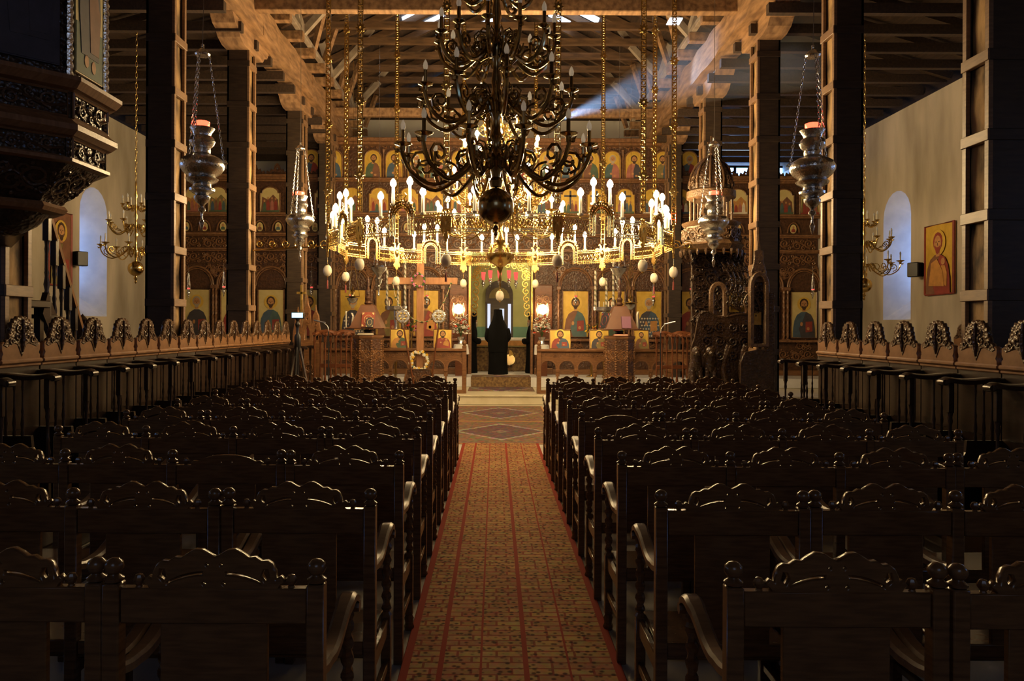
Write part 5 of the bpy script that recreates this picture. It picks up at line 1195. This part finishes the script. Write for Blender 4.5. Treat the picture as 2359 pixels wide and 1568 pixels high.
for px, lab in ((1425, 'silver goblet lamp raised above the right candle stand'), (872, 'silver goblet lamp hanging above the left candles')):
    x, y, z = W(px, 622, 17.72); t = thing('silver_goblet_lamp', lab, 'oil lamp', (x, y, z), group='silver goblet lamps')
    obj('bowl', MB().lathe([(.01, -.62), (.03, -.6), (.015, -.55), (.03, -.45), (.05, -.4), (.035, -.36), (.07, -.28), (.09, -.22), (.05, -.18), (.07, -.12), (.11, -.08), (.18, .0), (.2, .05), (.17, .09), (.12, .1)], 16), 'silver', t)
    sc_ = MB()
    for j in range(3): a = 2*pi*j/3+.4; sc_.tube([(.17*cos(a), .17*sin(a), .08), (.02*cos(a), .02*sin(a), .9)], .006, 4)
    sc_.tube([(0, 0, .9), (0, 0, 8.33-z)], .004, 4); obj('chain', sc_, 'silver', t)
for px, py, lab in ((812, 685, 'brass hanging lamp with a plate before the left icons'), (1452, 697, 'brass hanging lamp with a plate and cross right of the gate')):
    x, y, z = W(px, py, 18.65); t = thing('brass_hanging_lamp', lab, 'oil lamp', (x, y, z), group='brass hanging lamps')
    obj('plate', MB().lathe([(.0, -.02), (.17, 0), (.18, .02), (.05, .02), (.04, .1), (.06, .14), (.03, .2), (.0, .3)], 16), 'brass', t); obj('bowl', MB().lathe([(0, -.16), (.05, -.15), (.12, -.09), (.14, -.03), (.1, -.02)], 14), 'silver', t)
    sc_ = MB()
    for j in range(3): a = 2*pi*j/3+.2; sc_.tube([(.17*cos(a), .17*sin(a), .02), (.02*cos(a), .02*sin(a), .95)], .006, 4)
    sc_.tube([(0, 0, .95), (0, 0, 8.33-z)], .004, 4); obj('chain', sc_, 'brass', t)
# ================================================================== PULPIT
PX, PY = -3.72, 5.78
pu = thing('pulpit', 'dark carved octagonal pulpit with icon panels and tapering base', 'pulpit', (PX, PY, 2.45))
o8 = R(22.5); ap = .65; cr_ = ap/cos(R(22.5))
def oct_(name, prof, m, **k): return obj(name, MB().lathe([(r/cos(R(22.5)), z-2.45) for r, z in prof], 8, rot=o8), m, pu, smooth=False, **k)
oct_('cornice', [(.6, 3.46), (.69, 3.48), (.73, 3.53), (.73, 3.56), (.6, 3.58)], 'stallface')
oct_('upper_band', [(.63, 3.26), (.63, 3.48)], 'throne')
oct_('torus_moulding', [(.6, 3.13), (.66, 3.145), (.70, 3.18), (.70, 3.22), (.66, 3.25), (.64, 3.27)], 'stallface')
oct_('lower_band', [(.62, 2.98), (.62, 3.14)], 'throne')
oct_('band_moulding', [(.6, 2.95), (.65, 2.96), (.65, 2.985), (.6, 2.99)], 'stallface')
oct_('tapered_base', [(.32, 2.68), (.6, 2.96)], 'throne')
oct_('base_moulding', [(.28, 2.62), (.36, 2.63), (.38, 2.66), (.36, 2.69), (.3, 2.7)], 'stallface')
obj('bowl', MB().lathe([(0, 0), (.06, .0), (.12, .03), (.20, .08), (.24, .12), (.25, .14), (.28, .17)], 20), 'throne', pu)
oct_('parapet', [(.60, 3.56), (.60, 4.75)], 'throne'); oct_('parapet_rail', [(.58, 4.75), (.68, 4.77), (.70, 4.83), (.6, 4.86)], 'stall')
v1 = vine_mb(.46, .16, .011).mesh('carved_panel'); v2 = vine_mb(.44, .12, .010).mesh('carved_panel'); v3 = vine_mb(.30, .30, .012).mesh('carved_panel')
fb = MB().tube([(-.24, 0, -.09), (.24, 0, -.09), (.24, 0, .09), (-.24, 0, .09), (-.24, 0, -.09)], .011, 4).mesh('panel_frame')
fb2 = MB().tube([(-.23, 0, -.07), (.23, 0, -.07), (.23, 0, .07), (-.23, 0, .07), (-.23, 0, -.07)], .009, 4).mesh('panel_frame')
for k in range(8):
    a = R(45*k); u = Vector((cos(a), sin(a), 0)); rr = (0, 0, a+R(90))
    for me, z, q in ((v1, 3.37, .635), (v2, 3.06, .625)): obj('carved_panel', me, 'goldleaf' if False else 'stallcarve', pu, loc=(u.x*q, u.y*q, z-2.45), rot=rr)
    obj('panel_frame', fb, 'stallface', pu, loc=(u.x*.64, u.y*.64, 3.37-2.45), rot=rr); obj('panel_frame', fb2, 'stallface', pu, loc=(u.x*.63, u.y*.63, 3.06-2.45), rot=rr)
    obj('carved_panel', v3, 'stallcarve', pu, loc=(u.x*.47, u.y*.47, 2.83-2.45), rot=(R(45), 0, a+R(90)))
    # icon panel of the parapet; shade painted dark on all but the nave face
    po = obj('icon_panel', MB().box(-.19, .19, -.012, .01, 0, 1.05), 'palegold' if k == 0 else 'p_dark', pu, loc=(u.x*.615, u.y*.615, 3.64-2.45), rot=rr)
    obj('painted_ground', MB().box(-.185, .185, -.016, -.012, .01, .38), 'p_green' if k == 0 else 'p_dark', po)
    obj('painted_robe', MB().prism([(-.12, .16), (.12, .16), (.15, .5), (.13, .75), (.05, .82), (-.05, .82), (-.13, .75), (-.15, .5)], -.02, -.016), 'p_dark', po)
    obj('painted_mantle', MB().prism([(0, .2), (.12, .2), (.14, .5), (.06, .8), (-.02, .6)], -.023, -.02), 'p_brown' if k == 0 else 'p_dark', po)
    if k == 0: obj('painted_feet', MB().prism(ell(-.05, .12, .03, .05, 8), -.02, -.016).prism(ell(.05, .1, .03, .05, 8), -.02, -.016), 'iskin', po)
    if k == 0: obj('painted_head', MB().prism(ell(0, .9, .055, .075, 10), -.022, -.016), 'iskin', po)
    b = R(45*k+22.5); c = Vector((cos(b), sin(b), 0))*.665
    obj('rope_colonnette', ROPE, 'silver', pu, loc=(c.x, c.y, 3.58-2.45)) if k else None
    if not k:
        ROPE = rope_leg(0, 1.17, .026, 40, 8, 9).mesh('rope_colonnette'); obj('rope_colonnette', ROPE, 'silver', pu, loc=(c.x, c.y, 3.58-2.45))
obj('support_arm', MB().beam((-.1, .2, .14), (-.62, .85, .1), .2, .2), 'stall', pu)
# pulpit stair
x0, y0, z0 = W(98, 462, 7.3); x1, y1, z1 = W(190, 775, 9.0)
ps = thing('pulpit_stair', 'dark wooden pulpit stair with turned balusters behind the left stalls', 'stair', (x1, y1, 0))
def pp(name, mb, m, **k): return obj(name, mb, m, ps, world=True, **k)
pp('handrail', MB().beam((x0, y0, z0), (x1, y1, z1), .06, .07), 'stallface', smooth=False)
pp('stringer', MB().beam((x0, y0, z0-1.0), (x1, y1+.3, z1-1.25), .05, .26), 'stall', smooth=False); pp('stringer', MB().beam((x0-.7, y0, z0-1.0), (x1-.7, y1+.3, z1-1.25), .05, .26), 'stall', smooth=False)
for k in range(6):
    f = (k+.5)/6; x = x0+(x1-x0)*f; y = y0+(y1-y0)*f; zt = z0+(z1-z0)*f; zb = z0-1.0+(z1-.25-z0)*f
    if k < 5:
        L_ = zt-zb
        pp('baluster', MB().bbox(x-.03, x+.03, y-.03, y+.03, zb, zb+.2, .005).bbox(x-.03, x+.03, y-.03, y+.03, zt-.28, zt, .005).lathe([(r*1.15, zb+.2+z*(L_-.48)/.47) for r, z in BAL], 8, (x, y, 0)), 'stall')
    pp('tread', MB().bbox(x-.72, x+.02, y-.16, y+.16, zb-.02, zb+.02, .006), 'stall', smooth=False)
pp('newel', MB().bbox(x1-.05, x1+.05, y1-.05, y1+.05, 0, z1+.12, .008).lathe([(.03, z1+.12), (.06, z1+.18), (0, z1+.25)], 10, (x1, y1, 0)), 'stall')
pp('landing', MB().bbox(x0-.75, x0+.05, y0-.55, y0+.05, z0-1.05, z0-.98, .008).box(x0-.72, x0-.66, y0-.5, y0-.44, 0, z0-1.05).box(x0-.06, x0, y0-.04, y0+.02, 0, z0-1.05), 'stall', smooth=False)
# ================================================================== BISHOP THRONE (right)
TD = 13.2
def T(px, py, d=TD): return W(px, py, d)
tx = T(1668, 0)[0]; th = thing('bishop_throne', 'dark carved domed bishop throne with lion arms on the right', 'throne', (tx, TD+.3, 0))
def tp(name, mb, m, **k): return obj(name, mb, m, th, world=True, **k)
xl, xr = T(1598, 0)[0], T(1735, 0)[0]
zc_, zd = T(0, 563)[2], T(0, 470)[2]
tp('step_platform', MB().bbox(xl-.1, xr+.15, TD-.35, TD+.95, 0, .3, .015).bbox(xl-.05, xr+.15, TD-.15, TD+.95, .3, .58, .015), 'throne', smooth=False)
tp('high_back', MB().bbox(xl+.2, xr+.05, TD+.78, TD+.88, .58, zc_, .02), 'throne', smooth=False)
for xx, yy_ in ((xl+.2, TD+.8), (xr+.05, TD+.8), (xr+.05, TD+.1)):
    tp('canopy_post', MB().bbox(xx-.04, xx+.04, yy_-.04, yy_+.04, .58, zc_, .008), 'throne')
vp = vine_mb(.42, .42, .019).mesh('back_carving')
for r_ in range(6):
    for c_ in range(2): obj('back_carving', vp, 'thronel' if c_ else 'throne', th, loc=(xl+.42+c_*.44-tx, TD+.75-th.location.y, 1.5+r_*.38), rot=(0, .3*(r_ % 2), 0))
# curved carved bracket sweeping up to the canopy
br = MB()
for s in range(5):
    q = bez([(T(1665+s*13, 600)[0], TD+.1, T(0, 600)[2]), (T(1690+s*10, 640)[0], TD+.12, T(0, 645)[2]), (T(1680+s*11, 690)[0], TD+.12, T(0, 690)[2]), (T(1712, 715)[0], TD+.12, T(0, 715-s*4)[2])], 5)
    br.tube(q, .017, 5)
    for k in range(2, len(q)-2, 3): br.tube([(q[k][0]+a, q[k][1]-.01, q[k][2]+b) for a, b in spiral(0, 0, .07, .015, s, 1.4, 9)], .013, 4)
tp('canopy_bracket', br, 'throne')
cxn = (T(1605, 0)[0]+T(1700, 0)[0])/2; cyn = TD+.42
tp('canopy_soffit', MB().lathe([(.50, zc_-.06), (.55, zc_), (.58, zc_+.03), (.52, zc_+.07), (.50, zc_+.1)], 8, (cxn, cyn, 0), rot=o8), 'thronel', smooth=False)
dr = MB()
for k in range(22):
    a = 2*pi*k/22; dr.lathe([(0, zc_-.17), (.018, zc_-.14), (.026, zc_-.09), (.02, zc_-.05)], 5, (cxn+.53*cos(a), cyn+.53*sin(a), 0))
tp('drop_fringe', dr, 'thronel')
# pierced drum: eight posts with pointed arches, ring, ribbed dome, finial cross
tp('drum_wall', MB().lathe([(.47, zc_+.08), (.46, zc_+.36), (.50, zc_+.40), (.52, zc_+.43), (.44, zc_+.46)], 16, (cxn, cyn, 0)), 'thronel')
dv = vine_mb(.34, .26, .013).mesh('drum_carving')
for k in range(8): a = R(45*k); obj('drum_carving', dv, 'thronel', th, loc=(cxn+.475*cos(a)-tx, cyn+.475*sin(a)-th.location.y, zc_+.23), rot=(0, 0, a+R(90)))
for k in range(8):
    a = R(45*k+22.5); tp('lantern_post', MB().lathe([(.03, zc_+.45), (.022, zc_+.5), (.022, zd+.12), (.035, zd+.18)], 6, (cxn+.36*cos(a), cyn+.36*sin(a), 0)), 'thronel')
tp('lantern_ring', MB().lathe([(.34, zd+.14), (.43, zd+.18), (.43, zd+.3), (.36, zd+.34)], 16, (cxn, cyn, 0)), 'thronel')
zt_d = T(0, 345)[2]; hd_ = zt_d-zd-.34
tp('dome', MB().lathe([(.36, zd+.32), (.37, zd+.36+hd_*.2), (.34, zd+.34+hd_*.45), (.27, zd+.34+hd_*.68), (.16, zd+.34+hd_*.87), (.05, zt_d-.02), (.03, zt_d)], 20, (cxn, cyn, 0)), 'throne')
rb_ = MB()
for k in range(10):
    a = 2*pi*k/10; rb_.tube([(cxn+r*cos(a), cyn+r*sin(a), z) for r, z in ((.37, zd+.33), (.385, zd+.36+hd_*.2), (.355, zd+.34+hd_*.45), (.285, zd+.34+hd_*.68), (.17, zd+.34+hd_*.87), (.05, zt_d))], .017, 5)
    for z, r in ((zd+.42, .39), (zd+.5, .37)): rb_.tube([(cxn+r*cos(a+.31)+u*cos(a+1.88), cyn+r*sin(a+.31)+u*sin(a+1.88), z+v) for u, v in spiral(0, 0, .06, .015, 0, 1.3, 7)], .011, 4)
tp('dome_ribs', rb_, 'thronel')
tp('finial_cross', MB().lathe([(.03, zt_d), (.045, zt_d+.04), (.015, zt_d+.08)], 8, (cxn, cyn, 0)).box(cxn-.014, cxn+.014, cyn-.01, cyn+.01, zt_d+.08, zt_d+.36).box(cxn-.07, cxn+.07, cyn-.01, cyn+.01, zt_d+.22, zt_d+.25), 'thronel')
# wing panel with wavy top towards the nave
za = T(0, 860)[2]; wz = lambda py: T(0, py)[2]
wpn = [(1590, 868), (1735, 868), (1735, 722), (1700, 722), (1672, 728), (1650, 728), (1630, 716), (1612, 722), (1606, 740), (1600, 775), (1592, 800)]
tp('wing_panel', MB().prism([(T(a, 0)[0], wz(b)) for a, b in wpn], TD-.02, TD+.04), 'throne', smooth=False)
wv = MB()
for i in range(4):
    for j in range(3): wv.tube([(T(1628+i*29, 0)[0]+a, TD-.035, wz(752+j*32)+b) for a, b in spiral(0, 0, .1, .02, i+j, 1.5*(1 if (i+j) % 2 else -1), 11)], .016, 5)
tp('wing_carving', wv, 'throne')
tp('wing_cap', MB().tube(bez([(T(a, 0)[0], TD, wz(b)) for a, b in ((1737, 722), (1700, 722), (1672, 728), (1650, 728), (1630, 716), (1612, 722), (1606, 740))], 3), .03, 6), 'throne')
tp('seat_box', MB().bbox(xl+.25, xr, TD+.1, TD+.75, .58, 1.05, .015), 'throne', smooth=False); tp('seat_cushion', MB().bbox(xl+.28, xr-.03, TD+.12, TD+.7, 1.05, 1.12, .03), 'p_brown')
# lions carved as fronts: seated, heads up
def lion(px):
    x = T(px, 0)[0]; y = TD-.22; z = .58; mb = MB()
    mb.tube(bez([(x+.0, y+.18, z+.1), (x, y+.1, z+.32), (x, y, z+.55), (x-.01, y-.04, z+.72), (x-.02, y-.1, z+.80)], 3), [.11, .12, .125, .125, .125, .12, .11, .10, .095, .09, .085, .08, .05], 9)
    mb.ball((x-.02, y-.1, z+.78), .085, 9, 6, 1.05); mb.tube([(x-.02, y-.13, z+.76), (x-.03, y-.22, z+.73)], [.055, .035], 7)
    for s in (-1, 1):
        mb.tube([(x+s*.06, y-.03, z+.5), (x+s*.065, y-.08, z+.25), (x+s*.065, y-.09, z+.04), (x+s*.065, y-.15, z+.02)], [.055, .04, .035, .035], 7); mb.tube([(x+s*.09, y+.16, z+.2), (x+s*.11, y+.02, z+.16), (x+s*.1, y-.02, z+.03)], [.09, .06, .035], 7); mb.ball((x-.02+s*.06, y-.06, z+.86), .022, 5, 4)
    return mb
tp('lion', lion(1596), 'throne', ang=60); tp('lion', lion(1628), 'throne', ang=60)
for px in (1664, 1702): tp('scroll_leg', MB().tube(bez([(T(px, 0)[0], TD-.3, wz(880)), (T(px-9, 0)[0], TD-.3, wz(850)), (T(px-4, 0)[0], TD-.3, wz(820)), (T(px+4, 0)[0], TD-.3, wz(792))], 4), [.05]*4+[.04]*5+[.055]*4, 8), 'throne')
TN = 12.15
wn = lambda py: T(0, py, TN)[2]
tp('front_panel', MB().prism([(T(1700, 0, TN)[0], .3), (T(1776, 0, TN)[0], .3), (T(1776, 0, TN)[0], wn(800)), (T(1740, 0, TN)[0], wn(802)), (T(1712, 0, TN)[0], wn(808)), (T(1702, 0, TN)[0], wn(830))], TN-.12, TN-.06), 'throne', smooth=False)
# arched icon niche with pointed crest at the aisle side
xa, xb = T(1727, 0, TN)[0], T(1768, 0, TN)[0]; xm = (xa+xb)/2; hw = (xb-xa)/2; zs = wn(655)
nic = pierced('arched_frame', [[(-hw, wn(795)), (hw, wn(795)), (hw, zs)]+[(hw*cos(pi*k/10), zs+hw*1.5*sin(pi*k/10)) for k in range(1, 10)]+[(-hw, zs)], [(-hw*.68, wn(790)), (hw*.68, wn(790)), (hw*.68, zs)]+[(hw*.68*cos(pi*k/10), zs+hw*1.1*sin(pi*k/10)) for k in range(1, 10)]+[(-hw*.68, zs)]], .05, .01, 'thronel')
obj('arched_frame', nic, None, th, loc=(xm-tx, TN-th.location.y, 0))
tp('niche_back', MB().box(xa+.02, xb-.02, TN+.1, TN+.13, wn(795), zs+hw*1.1), 'throne', smooth=False); tp('niche_icon', MB().box(xm-.06, xm+.07, TN+.075, TN+.1, wn(745), wn(715)), 'goldleaf', smooth=False)
tp('niche_carving', vine_mb(.22, .5, .014).xf(Matrix.Translation((xm, TN+.08, wn(690)))), 'thronel')
cr2 = pierced('pointed_crest', [[(-hw*.75, 0), (hw*.75, 0), (hw*.8, .15), (hw*.5, .3), (hw*.45, .48), (hw*.15, .5), (0, .68), (-hw*.15, .5), (-hw*.45, .48), (-hw*.5, .3), (-hw*.8, .15)], circ(0, .3, .035, 6), circ(.07, .16, .03, 6), circ(-.07, .16, .03, 6)], .02, .008, 'thronel')
obj('pointed_crest', cr2, None, th, loc=(xm-tx, TN+.02-th.location.y, wn(645)))
tp('niche_side', MB().bbox(xb-.01, xb+.1, TN-.06, TN+.24, .3, wn(672), .01), 'throne', smooth=False)
# second small arch in front of the canopy post
x2 = T(1660, 0)[0]; h2 = .15; zs2 = wz(672)
ar2 = pierced('small_arch', [[(-h2, wz(728)), (h2, wz(728)), (h2, zs2)]+[(h2*cos(pi*k/10), zs2+h2*1.3*sin(pi*k/10)) for k in range(1, 10)]+[(-h2, zs2)], [(-h2*.6, wz(725)), (h2*.6, wz(725)), (h2*.6, zs2)]+[(h2*.6*cos(pi*k/10), zs2+h2*.9*sin(pi*k/10)) for k in range(1, 10)]+[(-h2*.6, zs2)]], .03, .008, 'thronel')
obj('small_arch', ar2, None, th, loc=(x2-tx, TD+.15-th.location.y, 0))
tp('icon_board', MB().box(T(1690, 0)[0], T(1724, 0)[0], TD+.2, TD+.22, wz(715), wz(672)), 'gold', smooth=False)
# ================================================================== CHANTERS' RAIL SEATS
def chanter(px0, px1, d, lab):
    x0 = (px0-VX)*d/F; x1 = (px1-VX)*d/F; L_ = x1-x0; t = thing('chanter_stall', lab, 'stall', ((x0+x1)/2, d, 0), group='red varnished chanter stalls')
    zt = H-(772-VY)*d/F; hb = L_/2
    for xx in (-hb, -hb/3, hb/3, hb):
        for yy_ in (0, .5):
            obj('turned_post', MB().bbox(-.025, .025, -.025, .025, 0, .45, .005).lathe([(r*1.1, .45+z*(zt-.6)/.47) for r, z in BAL], 8).bbox(-.025, .025, -.025, .025, zt-.15, zt, .005), 'redwood', t, loc=(xx, yy_, 0))
    obj('back_rail', MB().tube(bez([(-hb-.08, .5, zt+.02), (-hb*.5, .5, zt+.05), (0, .5, zt+.01), (hb*.5, .5, zt+.05), (hb+.08, .5, zt+.02)], 5), .05, 8), 'redwood', t)
    for k, xx in enumerate((-hb, -hb/3, hb/3, hb)): obj('arm', MB().tube(bez([(xx, .5, zt-.02), (xx, .25, zt+.02), (xx, .05, zt-.01), (xx, -.1, zt+.02)], 4), .035, 7), 'redwood', t)
    obj('seat', MB().bbox(-hb, hb, .05, .48, .55, .58, .008), 'redwood', t); obj('mid_rail', MB().bbox(-hb, hb, .485, .515, .9, .98, .006), 'redwood', t)
chanter(725, 798, 15.2, 'red varnished turned chanter stall left of the left lectern')
chanter(1525, 1598, 15.2, 'red varnished turned chanter stall right of the right lectern')
# pointed icon stand on the left
x, y, z = W(708, 790, 16.3); t = thing('icon_shrine', 'carved icon shrine with three pointed pinnacles at the left', 'shrine', (x, y, 0))
obj('body', MB().bbox(-.26, .32, -.15, .15, 0, z, .012), 'oak', t, smooth=False)
pin = pierced('pinnacle', [[(-.11, 0), (.11, 0), (.1, .3), (.07, .5), (.055, .72), (.02, .8), (0, .95), (-.02, .8), (-.055, .72), (-.07, .5), (-.1, .3)], [(-.06, .05), (.06, .05), (.05, .25), (0, .38), (-.05, .25)], circ(0, .5, .025, 6)], .03, .008, 'oak')
for xx, k in ((-.17, .75), (.03, 1.0), (.21, .8)):
    p = obj('pinnacle', pin, None, t, loc=(xx, -.1, z)); p.scale = (1, 1, k); obj('pinnacle_carving', MB().tube([(a, -.04, b) for a, b in spiral(0, .6, .045, .01, 0, 1.5, 9)], .01, 5).tube([(a, -.04, b) for a, b in spiral(0, .42, .05, .01, 0, -1.5, 9)], .01, 5), 'oak', p)
obj('front_carving', VT3, 'oak', t, loc=(0, -.17, z*.6)); obj('front_carving', VT3, 'oak', t, loc=(0.02, -.17, z*.3))
t = thing('gold_cross', 'gilded cross above the icon shrine on the left', 'cross', W(694, 690, 16.3)); obj('shaft', MB().bbox(-.02, .02, -.015, .015, -.72, .3, .004), 'goldleaf', t); obj('arms', MB().bbox(-.1, .1, -.015, .015, .1, .15, .004), 'goldleaf', t); obj('foot', MB().lathe([(.08, -.74), (.03, -.70), (.02, -.66)], 8), 'goldleaf', t)
# ================================================================== CAMERA ON TRIPOD, microphones, speakers
x, y, z = W(680, 728, 12.6); t = thing('tripod_camera', 'video camera with lit screen on a tripod by the left stalls', 'camera', (x+.04, y, 0))
obj('camera_body', MB().bbox(-.10, .10, -.02, .1, z-.06, z+.05, .01), 'blackplastic', t); obj('screen', MB().box(-.09, .09, -.026, -.021, z-.04, z+.04), 'screen', t)
obj('head', MB().lathe([(.03, z-.2), (.045, z-.15), (.02, z-.1), (.04, z-.06)], 8), 'blackplastic', t); obj('centre_column', MB().lathe([(.03, z-1.0), (.03, z-.6), (.055, z-.55), (.055, z-.35), (.025, z-.3), (.025, z-.18)], 8), 'blackplastic', t)
for k in range(3):
    a = 2*pi*k/3+.55; obj('leg', MB().tube([(.03*cos(a), .03*sin(a), z-.5), (.2*cos(a), .2*sin(a), z*.33), (.38*cos(a), .38*sin(a), .0)], [.02, .016, .012], 6), 'greymetal' if k < 2 else 'blackplastic', t)
for px, py, lab, s in ((757, 765, 'gooseneck microphone on a stand by the left lectern', -1), (1522, 765, 'gooseneck microphone on a stand by the right lectern', 1)):
    x, y, z = W(px, py, 14.8); t = thing('microphone_stand', lab, 'microphone', (x, y, 0), group='gooseneck microphones')
    obj('base', MB().lathe([(.14, 0), (.14, .02), (.02, .04), (.012, .06), (.012, z)], 12), 'blackplastic', t); obj('gooseneck', MB().tube(bez([(0, 0, z), (s*.02, 0, z+.1), (s*.1, 0, z+.17), (s*.16, 0, z+.19)], 4), .008, 6), 'greymetal', t)
    obj('microphone', MB().tube([(s*.06, 0, z+.17), (s*.28, -.03, z+.22)], [.012, .016], 7), 'greymetal', t)
for px, py, s, lab in ((184, 600, -1, 'small black loudspeaker on the left wall by the window'), (2108, 617, 1, 'small black loudspeaker on the right wall by the window')):
    d = 8.62*F/abs(px-VX); x, y, z = W(px, py, d); t = thing('loudspeaker', lab, 'speaker', (x, y, z), group='wall loudspeakers')
    obj('cabinet', MB().bbox(-.1, .1, -.12, .12, -.15, .15, .015), 'blackplastic', t, rot=(0, 0, s*.5)); obj('bracket', MB().beam((0, 0, 0), (s*(8.8-abs(x)), 0.02, 0), .04, .04), 'blackplastic', t)
    obj('grille', MB().box(-.085, .085, -.128, -.12, -.13, .13), 'black', t, rot=(0, 0, s*.5))
# ================================================================== ICONS ON THE SIDE WALLS
def wall_icon(s, pxa, pxb, pya, pyb, lab, child):
    da, db = 8.78*F/abs(pxa-VX), 8.78*F/abs(pxb-VX); y = (da+db)/2; w = abs(da-db); zt = H-(pya-VY)*y/F; zb = H-(pyb-VY)*y/F; h = zt-zb
    t = thing('wall_icon', lab, 'icon', (s*8.77, y, zb), s*R(-90), group='painted icons on the side walls')
    p = obj('panel', MB().box(-w/2, w/2, -.025, .025, 0, h), 'gold' if s > 0 else 'p_brown', t)
    frame(p, [(-w/2, 0), (w/2, 0), (w/2, h), (-w/2, h)], .03, 'p_red', y=-.02); figure(p, w, h, ('p_brown', 'p_red') if s > 0 else ('p_olive', 'p_brown'), 'p_red' if s > 0 else 'hairb', y=-.04, big=True, child=child)
    if s > 0: obj('painted_figure', MB().prism([(-w*.3, h*.12), (w*.25, h*.1), (w*.2, h*.32), (0, h*.5), (-w*.2, h*.45)], -.068, -.06), 'p_ochre', p)
wall_icon(1, 2135, 2200, 512, 672, 'red framed mother and child icon on the right wall', True)
wall_icon(-1, 106, 160, 492, 660, 'dark many-figured icon on the left wall behind the pulpit stair', False)
